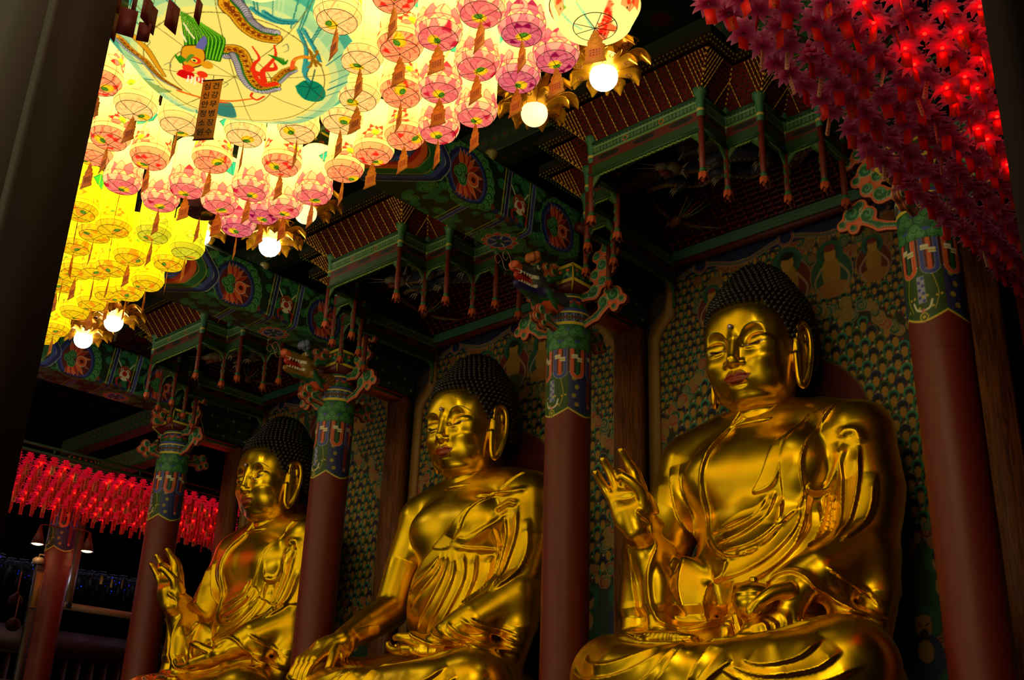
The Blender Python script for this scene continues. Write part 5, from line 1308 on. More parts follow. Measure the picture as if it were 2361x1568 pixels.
LAN=[(776,58,'cream'),(908,8,'coral'),(830,152,'cream'),(1010,97,'pink'),(922,125,'coral'),(824,239,'cream'),(924,231,'coral'),(1013,222,'pink'),(1108,42,'pink'),(1203,87,'magenta'),(1099,167,'pink'),(1192,197,'magenta'),(1282,150,'magenta'),(785,294,'cream'),(932,332,'coral'),(859,369,'coral'),(791,408,'coral'),(1010,318,'pink'),(1096,279,'pink'),(720,462,'pink'),(562,326,'cream'),(685,317,'cream'),(485,387,'coral'),(647,395,'coral'),(574,452,'pink'),(721-2,463,None),(503,485,'pink'),(653,494,'pink'),(603,507,'magenta'),(546,537,'magenta'),(461,497,'purple'),(308,262,'cream'),(409,299,'cream'),(249,333,'coral'),(343,379,'coral'),(278,438,'pink'),(429,447,'pink'),(366,479,'pink'),(210,370,'coral'),(181,501,'yellow'),(216,551,'yellow'),(260,539,'yellow'),(351,553,'lime'),(170,581,'yellow'),(297,605,'yellow'),(428,591,'lime'),(387,619,'yellow'),(217,637,'yellow'),(254,631,'yellow'),(174,637,'yellow'),(145,644,'yellow'),(337,665,'yellow'),(291,688,'yellow'),(249,690,'yellow'),(210,711,'yellow'),(170,732,'yellow'),(123,771,'yellow'),(99,789,'yellow'),(225,205,'coral'),(131,668,'yellow')]
CATW={'coral':'coral-red lotus','cream':'pale cream','pink':'pink lotus','magenta':'magenta lotus','yellow':'yellow','lime':'yellow-green','purple':'dark unlit purple'}
def build_lanterns():
    Z=7.2; me={}; wire=None; tags=[]; items=[]
    for px,py,st in LAN:
        if st is None: continue
        p=sight(px,py,2,Z); items.append([p[0],p[1],st,px,py])
    # neighbours hidden behind the dragon lantern and above the frame keep the grid going
    rows={}
    for it in items: rows.setdefault(int(round((it[1]-5.66)/-.46)),[]).append(it)
    rn=['nearest the globe lamps','second from the globe lamps','third from the globe lamps','fourth from the globe lamps','around the dragon lantern','above the dragon lantern']
    for r,L in rows.items():
        L.sort(key=lambda t:t[3])
        for k,it in enumerate(L):
            x,y,st,px,py=it; v=(k+r)%3; key=(st,v)
            if key not in me:
                o=lantern_mesh(st,hash((st=='x',v))%97+len(st)*7+v*13).build('drum_lantern',M_lit if st not in('yellow','lime') else M_lity,smooth=True)
                if st=='purple': o.data.materials[0]=M_ink
                me[key]=o.data; zc=np.zeros(len(o.data.vertices)*3,np.float32); o.data.vertices.foreach_get('co',zc); zc=zc[2::3]; at=o.data.attributes.new('Glow','FLOAT','POINT'); at.data.foreach_set('value',(1.03+1.1*np.clip((zc-.17)/.25,0,1)).astype(np.float32))  # emission raised up the drum, imitating a bulb in its upper part
            else: o=bpy.data.objects.new('drum_lantern',me[key]); COL.objects.link(o)
            o.scale=(1.06,1.06,1.0); o.location=(x,y,Z); rz=random.uniform(0,6.28); o.rotation_euler=(random.uniform(-.03,.03),random.uniform(-.03,.03),rz)
            if wire is None: wire=lantern_wire().build('wire_frame',M_wire,o); w=wire
            else: w=wire.copy(); COL.objects.link(w); w.parent=o
            w.rotation_euler=(0,0,-rz+radians(-15))
            if len(tags)<4: t=stupa_tag(len(tags)).build('name_tag',M_tag,o); tags.append(t)
            else: t=tags[(k*7+r)%4].copy(); COL.objects.link(t); t.parent=o
            t.rotation_euler=(0,0,-rz+random.choice((-.25,-.1,.05,.2,-.4))+(-.2 if st in('yellow','lime') else 0)); t.location=(0,0,0)
            tag(o,'%s drum lantern, %s from left in the row %s'%(CATW[st],ORD[k],rn[min(max(r,0),5)]),'lantern','round silk drum lanterns')
    # no bulbs inside: upper drum walls are painted brighter through the Glow attribute
def trace4(z=7.24):
    return lambda pts: np.array([sight(180+x/3.734,y/3.734,2,z)[:2] for x,y in pts])
def build_dragon_lantern():
    c=np.array((-7.02,3.92)); ZB=7.10; ZF=lambda r: np.interp(r,[0,.5,.75,.92,1.1],[.0,.025,.07,.15,.27])
    def T(pts):
        out=[]
        for x,y in pts:
            z=ZB
            for _ in range(4): p=sight(180+x/3.734,y/3.734,2,z)[:2]-c; z=ZB+ZF(np.hypot(*p))
            out.append(p)
        return np.array(out)
    cv=Cv(2.3,2.3,.006,(1.0,.90,.42),x0=-1.15,y0=-1.15); k_=lambda P,n=6: spline(T(P),n)
    # ring of lotus leaf green
    th=np.linspace(0,2*pi,120)
    for j,(rr,col,w) in enumerate(((.99,(.25,.62,.48),.16),(.90,(.62,.80,.52),.12),(.82,(.85,.88,.50),.06))): cv.line(np.c_[rr*np.cos(th),rr*np.sin(th)],w,col)
    rnd=random.Random(2)
    for i in range(60):
        a=rnd.uniform(0,2*pi); cv.line(spline([(rr*cos(a+d),rr*sin(a+d)) for rr,d in((.78,.10),(.88,.05),(1.02,0))],4),.012,(.12,.48,.40) if i%2 else (.75,.85,.55))
    cv.poly(k_([(1870,740),(1960,690),(2080,720),(2130,800),(2100,870),(1960,860),(1890,800)]),(.03,.50,.33))
    for P in ([(1900,740),(2000,760),(2110,850)],[(2040,600),(2010,720),(1960,850)],[(1950,700),(2020,760),(2080,740)]): cv.line(k_(P),.010,(.02,.30,.22))
    cv.poly(k_([(1140,900),(1250,880),(1330,900),(1360,1010),(1240,1000),(1150,960)]),(.22,.52,.42)); cv.poly(k_([(410,640),(560,700),(800,780),(720,800),(560,790)]),(.55,.66,.30))
    for i in range(9): cv.line(k_([(1160,905+i*11),(1250,915+i*10),(1345,925+i*9)]),.006,(.08,.38,.34))
    for P in ([(1500,0),(1560,90),(1700,170),(1850,180)],[(1600,60),(1720,150),(1880,160)],[(1900,250),(1960,420),(1940,620)],[(1940,240),(2040,420),(2080,520)],[(1990,540),(1950,640),(1990,700)]): cv.line(k_(P),.030,(.22,.60,.52)); cv.line(k_([(x+18,y+8) for x,y in P]),.010,(.08,.40,.38))
    cv.line(th[:,None]*0+np.c_[.42*np.cos(th)-.12,.42*np.sin(th)-.05],.007,(.50,.36,.08))
    cv.line(np.c_[.74*np.cos(th),.74*np.sin(th)],.007,(.42,.34,.10))
    for a in np.arange(0,6.28,.785): cv.line([(-.12*0,0),(1.1*cos(a),1.1*sin(a))],.006,(.45,.36,.10))
    for P in ([(1180,760),(1220,700),(1290,720),(1260,750)],[(590,320),(620,360),(590,400)],[(1760,400),(1800,380),(1810,430),(1770,450)],[(740,560),(790,540),(800,580)]): cv.line(k_(P),.006,(.45,.50,.30))
    OC=(.90,.60,.06); SP=(.50,.20,.02)
    def body(P,w,w2=None,flip=1):
        L=k_(P,8); d=np.gradient(L,axis=0); n=np.c_[-d[:,1],d[:,0]]; n/=np.linalg.norm(n,axis=1)[:,None]; m=len(L); W=np.linspace(w,w2 or w,m)
        cv.line(L,w*1.12,(.25,.15,.02),(w2 or w)*1.12); cv.line(L,w,OC,w2 or w)
        for i in range(0,m):
            q=L[i]+n[i]*flip*W[i]*.62; cv.circ(*q,W[i]*.30,(.22,.18,.20)); cv.circ(*q,W[i]*.26,(.72,.66,.62))
            cv.circ(*(L[i]+n[i]*flip*W[i]*.40),W[i]*.13,(.10,.42,.04))
            if i%3==0: cv.circ(*(L[i]-n[i]*flip*W[i]*.05),W[i]*.15,SP); 
            for j in range(5): a=j*1.256+i; cv.circ(*(L[i]-n[i]*flip*W[i]*.05+np.array((cos(a),sin(a)))*W[i]*.26),.005,SP)
    body([(1290,-20),(1360,100),(1440,220),(1560,300),(1700,330)],.13,.10,-1)
    body([(1250,430),(1380,440),(1440,540),(1480,660),(1560,750),(1690,730)],.12,.10,1)
    body([(370,330),(450,420),(570,520),(650,610),(740,690),(880,770)],.10,.03,1); cv.line(k_([(480,300),(590,420),(680,560),(740,650)]),.07,(.25,.15,.02),.04); cv.line(k_([(480,300),(590,420),(680,560),(740,650)]),.06,OC,.03)
    body([(1700,690),(1780,620),(1850,590)],.07,.06,1); cv.line(k_([(1840,590),(1860,520),(1930,490),(2010,500)]),.035,(.95,.35,.10)); cv.line(k_([(1860,520),(1940,490),(2030,500)]),.02,OC)
    for P in ([(2020,500),(2000,450),(1990,430)],[(2020,500),(2060,450),(2050,430)],[(2020,510),(2000,570),(1980,580)],[(2030,510),(2050,570)],[(2030,510),(2090,560)]): cv.line(k_(P),.022,(.60,.38,.04))
    MN=[k_([(940+t*270,470+t*50),(925+t*330,330+t*20),(905+t*290,210+t*80),(888+t*150,95+t*90)],10) for t in np.linspace(0,1,11)]
    for L in MN: cv.line(L,.036,(.04,.36,.02),.010)
    for L in MN: cv.line(L,.010,(.55,.82,.10),.004)
    cv.poly(k_([(880,470),(900,400),(970,385),(1060,400),(1100,480),(1070,560),(960,590),(900,560)]),(.25,.15,.02)); cv.poly(k_([(888,468),(905,408),(972,393),(1055,408),(1090,480),(1062,552),(962,580),(908,552)]),OC)
    cv.poly(k_([(1010,410),(1040,350),(1090,310),(1110,370),(1080,430)]),(.40,.38,.58))
    cv.line(k_([(930,360),(910,320),(880,270)]),.016,(.98,.90,.6)); cv.line(k_([(1000,330),(960,280),(910,200)]),.016,(.98,.90,.6))
    for x,y,r,cc in((1010,520,.045,(.95,.20,.05)),(1000,520,.026,(.95,.85,.3)),(1000,522,.012,BLK),(925,640,.065,(.85,.03,.02)),(960,640,.04,(.85,.03,.02)),(880,640,.03,(.85,.03,.02)),(950,590,.05,(.95,.22,.06)),(1110,560,.05,OC),(1070,640,.045,(.95,.20,.05)),(1060,690,.05,(.95,.25,.08))):
        q=T([(x,y)])[0]; cv.circ(q[0],q[1],r,cc)
    for i in range(8): cv.line(k_([(950+i*30,650+i*6),(945+i*32,690+(i%3)*8),(935+i*33,700+(i%3)*12)]),.010,(1,.97,.8))
    for i in range(5): cv.line(k_([(880+i*12,480+i*8),(850+i*8,500+i*10),(840+i*8,470+i*12)]),.014,(.15,.50,.05))
    cv.poly(k_([(920,520),(960,470),(1000,475),(980,500),(940,540)]),(.35,.55,.10))
    for P in ([(1700,720),(1600,730),(1530,660),(1510,560),(1560,500),(1500,400)],[(1600,700),(1590,620),(1640,560),(1700,480),(1690,390)],[(1560,640),(1500,600),(1540,530)],[(1640,600),(1700,590),(1690,540)]): cv.line(k_(P),.055,(.93,.18,.05),.012)
    for i in range(8): cv.line(k_([(1640+i*18,470+i*5),(1700+i*12,510+i*6),(1770+i*5,560-i*6)]),.010,(.12,.48,.05))
    cv.line(k_([(860,780),(1020,830),(1180,860),(1330,870),(1500,850)]),.035,(.93,.45,.08),.02); cv.line(k_([(1140,870),(1220,880),(1300,890)]),.035,(.93,.30,.06),.01)
    cv.line(k_([(1500,800),(1490,830),(1540,860),(1600,830)]),.02,(.93,.25,.06))
    mb=MB(); nr,na=220,840; r=np.linspace(0,1,nr)[:,None]; a=np.linspace(0,2*pi,na,endpoint=False)[None,:]
    wav=1+.055*np.sin(a*5+.6)+.04*np.sin(a*9+2)+.03*np.sin(a*3)
    rad=r*1.0*(1+(wav-1)*np.clip((r-.55)/.45,0,1)**1.5); z=ZF(rad)+.03*np.sin(a*5+1.8)*np.clip((r-.7)/.3,0,1)
    P=np.stack([rad*np.cos(a),rad*np.sin(a),z],-1); ii=np.clip(((P[...,0]+1.15)/.006).round().astype(int),0,cv.nx-1); jj=np.clip(((P[...,1]+1.15)/.006).round().astype(int),0,cv.ny-1)
    mb.grid(P,cv.A[jj,ii],closev=True)
    P2=np.stack([rad[-1]*np.cos(a[0])*1,rad[-1]*np.sin(a[0]),z[-1]],-1); Q=P2*np.array([.72,.72,1])+np.array([0,0,.22]); mb.grid(np.stack([P2,Q,Q*np.array([.1,.1,1])]),np.array((1,.92,.55)),closev=True)
    o=mb.build('dragon_lantern',M_dlit,smooth=True,loc=(c[0],c[1],ZB)); tag(o,'very large lotus-leaf shaped lantern painted with a green-maned dragon','lantern')
    # hanging slip with two columns of writing
    q=sight(493,176,2,ZB); t=empty('wish_slip',(0,0,0)); 
    pm=MB(); pm.box((0,0,-.32),(.17,.004,.58),col=(.95,.68,.22)); pm.box((0,0,-.03),(.18,.008,.012),col=(.3,.15,.05)); pm.box((0,0,-.61),(.18,.008,.012),col=(.3,.15,.05)); pm.tube([(0,0,.03),(0,0,-.03)],.003,4,(.3,.2,.1))
    slip=pm.build('wish_slip',M_tag,o,loc=(q[0]-c[0],q[1]-c[1],-.01)); bpy.data.objects.remove(t); slip.rotation_euler=(0,0,.60); slip['label']='long tan slip with two handwritten columns'
    for col_,(txt,x) in enumerate((('건강무병장수',.036),('심신안정소원',-.038))):
        for side in(-1,1):
            for i,ch in enumerate(txt):
                tc=bpy.data.curves.new('writing','FONT'); tc.body=ch; tc.size=.072; tc.align_x='CENTER'; tc.offset=.0008
                to=bpy.data.objects.new('writing',tc); COL.objects.link(to); dg=bpy.context.evaluated_depsgraph_get(); me=bpy.data.meshes.new_from_object(to.evaluated_get(dg)); bpy.data.objects.remove(to)
                wo=bpy.data.objects.new('writing',me); COL.objects.link(wo); wo.parent=slip; me.materials.clear(); me.materials.append(M_black)
                wo.location=(x*(-side if side>0 else 1),side*.0032,-.115-i*.090); wo.rotation_euler=(pi/2,0,pi if side>0 else 0)
    slip.rotation_euler=(0,0,.60)
M_black=mat('ink',(.08,.04,.02),rough=.8)
M_dlit=glow_mat('lit_painted_silk',.95)
def build_fish_lantern():
    p=sight(1372,62,2,7.2); R=.36; per=2*pi*R; cv=Cv(per,.85,.0085,(.98,.95,.50)); rnd=random.Random(5)
    for i in range(10): x=rnd.uniform(0,per); cv.line(spline([(x,0),(x+.1,.25),(x+.02,.5),(x+.14,.85)],5),.03,(.62,.85,.55)); 
    for i in range(26): x,y=rnd.uniform(0,per),rnd.uniform(0,.8); petal(cv,x,y,rnd.uniform(0,6),.05,.02,(.45,.65,.10),(.30,.50,.08),.003)
    for x0,y0 in((.05,.16),(.80,.14),(1.55,.18),(2.1,.3)):
        L=spline([(x0,y0),(x0+.06,y0+.10),(x0+.04,y0+.22),(x0+.12,y0+.34)],8); cv.line(L,.14,(.75,.15,.05),.03); cv.line(L,.13,(.98,.62,.30),.025)
        for i in range(45): q=L[rnd.randrange(3,20)]; cv.circ(q[0]+rnd.uniform(-.04,.04),q[1]+rnd.uniform(-.02,.02),.014,(.97,.20,.06))
        cv.poly([L[-1],(x0+.20,y0+.42),(x0+.12,y0+.44),(x0+.06,y0+.42)],(.97,.30,.10)); cv.poly([(x0+.08,y0+.05),(x0+.20,y0+.08),(x0+.12,y0+.16)],(.98,.45,.15)); cv.circ(x0+.02,y0-.01,.010,BLK)
    for k in range(8): cv.line([(k*per/8,0),(k*per/8,.85)],.006,(.30,.28,.10))
    cv.line([(0,.30),(per,.30)],.006,(.30,.28,.10))
    mb=MB(); fn=lambda X,Y: np.stack([np.interp(Y,[0,.12,.30,.72,.85],[.17,.29,.36,.36,.26])*np.cos(X/R),np.interp(Y,[0,.12,.30,.72,.85],[.17,.29,.36,.36,.26])*np.sin(X/R),np.interp(Y,[0,.12,.30,.85],[.0,.04,.20,.75])],-1)
    sheet(mb,cv,fn)
    bc=Cv(.62,.62,.006,(.98,.95,.52),x0=-.31,y0=-.31); FT=lambda P:[tuple((np.array(sight(x,y,2,7.22)[:2])-p[:2])@np.array([[cos(radians(125)),sin(radians(125))],[-sin(radians(125)),cos(radians(125))]])) for x,y in P]
    for q in ([(1280,20),(1310,45),(1340,60)],[(1320,0),(1345,25),(1368,60)]): bc.line(spline(FT(q),5),.02,(.62,.85,.55))
    L=spline(FT([(1384,78),(1392,60),(1400,40),(1402,20),(1412,2)]),6); bc.line(L,.115,(.80,.12,.04),.03); bc.line(L,.100,(.98,.50,.25),.025)
    for i in range(40): q=L[rnd.randrange(2,18)]; bc.circ(q[0]+rnd.uniform(-.03,.03),q[1]+rnd.uniform(-.03,.03),.013,(.96,.12,.04))
    bc.poly(FT([(1405,45),(1424,58),(1418,70),(1402,64)]),(.98,.42,.18)); bc.poly(FT([(1390,50),(1376,44),(1380,58)]),(.98,.42,.18)); 
    for q in FT([(1386,72),(1393,76)]): bc.circ(q[0],q[1],.007,BLK)
    nr,na=30,90; r_=np.linspace(0,1,nr)[:,None]; a_=np.linspace(0,2*pi,na,endpoint=False)[None,:]; rad=r_*.29; P_=np.stack([rad*np.cos(a_),rad*np.sin(a_),np.interp(rad,[0,.17,.29],[-.012,-.002,.036])+0*a_],-1)
    ii=np.clip(((P_[...,0]+.31)/.006).round().astype(int),0,bc.nx-1); jj=np.clip(((P_[...,1]+.31)/.006).round().astype(int),0,bc.ny-1); mb.grid(P_,bc.A[jj,ii],closev=True)
    mb.lathe([(.26,.75),(.05,.78)],32,col=(.98,.95,.6))
    o=mb.build('koi_lantern',M_litk,smooth=True,loc=(p[0],p[1],7.2)); o.rotation_euler=(0,0,radians(-125)); tag(o,'big round lantern painted with red koi fish, cut by the top edge','lantern')
    t=stupa_tag(9).build('name_tag',M_tag,o); t.scale=(1.15,1,1.15); t.rotation_euler=(0,0,radians(125)+.4)
    w=MB(); th=np.linspace(0,2*pi,33); w.tube(np.c_[.172*np.cos(th),.172*np.sin(th),0*th],.004,5,cap=False); w.tube(np.c_[.363*np.cos(th),.363*np.sin(th),0*th+.2],.004,5,cap=False)
    for k in range(4): a=k*pi/4; w.tube([(-.172*cos(a),-.172*sin(a),-.002),(0,0,-.014),(.172*cos(a),.172*sin(a),-.002)],.003,5)
    w.build('wire_frame',M_wire,o)
def build_globes():
    M_globe=mat('opal_glass_lit',(1,1,.9),emit=(1,.97,.80),es=22,rough=.3); M_gp=mat('gilt_petal',(.90,.62,.10),rough=.28,metal=.75,noise=(14,.25)); M_mark=mat('petal_marking',(.45,.18,.04),rough=.6)
    proto=None; Z=8.50
    P=[(1392,178),(1232,262),(705,492),(622,568),(462,545),(262,744),(192,783)]
    labs=['brightest round globe lamp in a gold lotus, top right by the canopy','dimmer round globe lamp in a gold lotus behind orange tags, second from the right','globe lamp in a gold lotus half hidden behind lanterns above the middle beam','bright globe lamp in a gold lotus just below the magenta lanterns','globe lamp petals behind the yellow-green lantern','globe lamp in a gold lotus beside the yellow lanterns, second from the left','leftmost round globe lamp in a gold lotus under the yellow lanterns']
    for i,(px,py) in enumerate(P):
        q=sight(px,py,1,7.5)
        if proto is None:
            r=empty('lotus_globe_lamp'); g=MB(); g.sphere((0,0,0),.148,32,24); g.build('globe',M_globe,r,smooth=True)
            f=MB(); f.lathe([(0,.30),(.05,.29),(.06,.17),(.12,.15),(.135,.09),(.12,.07)],24); f.tube([(0,0,.28),(0,0,1.25)],.012,6); f.build('gallery',M_gp,r,smooth=True)
            for ring,(n,L,w,z0,lift) in enumerate(((8,.26,.19,.06,.02),(8,.36,.22,.12,.10))):
                pb=MB(); S=np.linspace(0,1,9); T=np.linspace(-1,1,7)
                W=w*.5*np.interp(S,[0,.25,.6,.85,.95,1],[.45,.8,1,.88,.62,.30])
                for side in(0,.006):
                    G=np.array([[(.13+L*s,t*W[k],z0+side+lift*sin(s*2.6)+.06*t*t*s-.11*max(0,s-.72)*2*(1-t*t*.5)) for t in T] for k,s in enumerate(S)]); pb.grid(G)
                E=np.array([(.13+L*s,t,0) for s,t in zip(S,W)]); 
                rim=[(.13+L*s,W[k],z0+.003+lift*sin(s*2.6)+.06*s-.11*max(0,s-.72)) for k,s in enumerate(S)]; rim2=[(x,-y,z) for x,y,z in rim[::-1]]
                pb.tube(rim+rim2,.0065,5)
                base=pb; first=None
                mk=MB(); 
                for k in range(10): a=k*.63; mk.sphere((.13+L*.55+.035*cos(a),.025*sin(a),z0+lift*sin(.55*2.6)-.004),(.009,.006,.004),5,4)
                for k in range(n):
                    if first is None: first=pb.build('petal',M_gp,r,smooth=True); o2=first; m1=mk.build('petal_marking',M_mark,first)
                    else: o2=first.copy(); COL.objects.link(o2); o2.parent=r; c2=m1.copy(); COL.objects.link(c2); c2.parent=o2
                    o2.rotation_euler=(0,0,(k+.5*ring)*2*pi/n+.2)
            proto=r; o=r
        else: o=copy_tree(proto)
        o.location=(q[0],7.5,q[2]); o.rotation_euler=(0,0,i*.3); tag(o,labs[i],'lamp','round globe lamps in gold lotus shades')
        if i in(1,2):
            for ch in o.children:
                if ch.name.startswith('globe'):
                    m=bpy.data.materials.get('opal_glass_dim')
                    if not m:
                        m=M_globe.copy(); m.name='opal_glass_dim'; m.node_tree.nodes['Principled BSDF'].inputs['Emission Strength'].default_value=1.15; m.node_tree.nodes['Principled BSDF'].inputs['Emission Color'].default_value=(1,.85,.42,1); ch.data=ch.data.copy(); ch.data.materials[0]=m; dd=ch.data
                    else: ch.data=dd
# ------------------------------------------------------------------ lotus lanterns made of cloth petals
def lotus_mesh(seed,inner,outer,n=3,r=.122):
    rnd=random.Random(seed); mb=MB()
    for ring in range(n):
        m=9-ring; L=r*(1.0-.20*ring); dz=-.030+.038*ring; curl=[-.75,-.15,.6,1.1][ring]
        for k in range(m):
            a=2*pi*(k+.5*ring)/m+rnd.uniform(-.12,.12); S=np.linspace(0,1,5); W=r*.27*np.array([.35,.95,1.0,.62,.02]); ca,sa=cos(a),sin(a); c2=curl+rnd.uniform(-.25,.25)
            P=[];C=[]
            for s,w in zip(S,W):
                rr=.012+L*s; z=dz+L*(.10*s+c2*.42*s*s)
                for t in(-1,0,1): P.append((ca*rr-sa*t*w,sa*rr+ca*t*w,z+abs(t)*.010)); C.append(np.array(inner)*(1-s)+np.array(outer)*s)
            mb.grid(np.array(P).reshape(5,3,3),np.array(C))
    mb.sphere((0,0,.0),(.022,.022,.026),8,5,tuple(np.array(inner)*.55))
    mb.tube([(0,0,-.02),(0,0,-.055)],.0022,4,(.55,.5,.4)); mb.tube([(0,0,.0),(0,0,.22)],.0025,4,(.05,.15,.08))
    return mb
def flat_tag(w,h,col,rim=None,ink=None,seed=0,point=False,top=-.055):
    mb=MB(); rnd=random.Random(seed)
    P=[(-w/2,top),(-w/2,top-h),(0,top-h-(.3*w if point else 0)),(w/2,top-h),(w/2,top)]
    mb.prism(P,.002,M=[[1,0,0],[0,0,-1],[0,1,0]],o=(0,.001,0),col=col)
    if rim:
        for a,b in zip(P,P[1:]+P[:1]): mb.tube([(a[0],0,a[1]),(b[0],0,b[1])],.0018,3,rim)
    if ink:
        for y in(-.0018,.0018):
            for k in range(5): glyph(mb,0,top-h*(.14+.18*k),w*.5,y,rnd,ink)
    return mb
def visible(p,m=60):
    x,y=pix(p); return -m<x<2361+m and -m<y<1568+m,x,y
def build_lotus_curtain():
    M_led=mat('red_led',(1,.05,.02),emit=(1,.05,.02),es=14)
    A=[lotus_mesh(s,(.84,.11,.44),(1.0,.62,.82)).build('lotus_lantern',M_petal) for s in range(4)]
    tags=[flat_tag(.078,.135,(.95,.10,.05),(.85,.40,.12)).build('red_tag',M_tag),flat_tag(.078,.135,(.90,.08,.04),None,(.75,.40,.08),3).build('red_tag',M_tag),flat_tag(.035,.17,(.92,.68,.58),None,(.1,.03,.03),4,True).build('cream_tag',M_tag)]
    led=MB(); led.sphere((0,0,0),(.016,.016,.012),8,6,(1,.1,.05)); led=led.build('led_bulb',M_led)
    Z=7.0; n=0; lit=0; rnd=random.Random(21); col=0; pts=[]
    dx=.205; dy=.235
    for ix in range(14):
        x=-3.40+ix*dx; row=[]
        for iy in range(34):
            y=5.05+(iy+.5*(ix%2))*dy
            if y>11.7: continue
            ok,px,py=visible((x,y,Z),30)
            if not ok or px>2300+py*.17+60 or py>760: continue
            row.append((x+rnd.uniform(-.03,.03),y+rnd.uniform(-.03,.03)))
        pts.append(row)
    used=set()
    for ix,row in enumerate(pts):
        for k,(x,y) in enumerate(row):
            if n>=298: break
            a=A[(ix*3+k)%4]; c=a if (ix*3+k)%4 not in used else a.copy()
            if (ix*3+k)%4 in used: COL.objects.link(c)
            used.add((ix*3+k)%4); z=Z+rnd.uniform(-.03,.03); c.location=(x,y,z); rz=rnd.uniform(0,6.28); c.rotation_euler=(rnd.uniform(-.2,.2),rnd.uniform(-.2,.2),rz)
            # every third column further in is switched on
            on=ix>=4 and ((x+3.4)*1.1-(y-6)*.13>.46+rnd.uniform(-.1,.1)) 
            q=rnd.random(); t=tags[0 if q<.5 else 1 if q<.82 else 2].copy(); COL.objects.link(t); t.parent=c; t.rotation_euler=(0,0,-rz+rnd.choice((.4,.7,1.0,1.4,2.0,-.3))); t.location=(0,0,rnd.uniform(-.03,0))
            if on and (k+ix)%3!=0:
                e=led.copy(); COL.objects.link(e); e.parent=c; e.location=(rnd.uniform(-.01,.01),0,-.040)
                L=bpy.data.lights.get('led_light')
                if not L: L=bpy.data.lights.new('led_light','POINT'); L.energy=.26; L.color=(1,.03,.02); L.shadow_soft_size=.02
                lo=bpy.data.objects.new('led_light',L); COL.objects.link(lo); lo.location=(x,y,z-.085); lit+=1
            tag(c,'%spink cloth lotus lantern, %s from the back, %s file from the curtain edge'%('red-lit ' if on else '',ORD[min(len(row)-1-k,29)],ORD[ix]),'lotus lantern','pink lotus lanterns in the curtain at upper right'); n+=1
    for t in tags+[led]: bpy.data.objects.remove(t)
    print('curtain lotuses',n,'lit',lit)
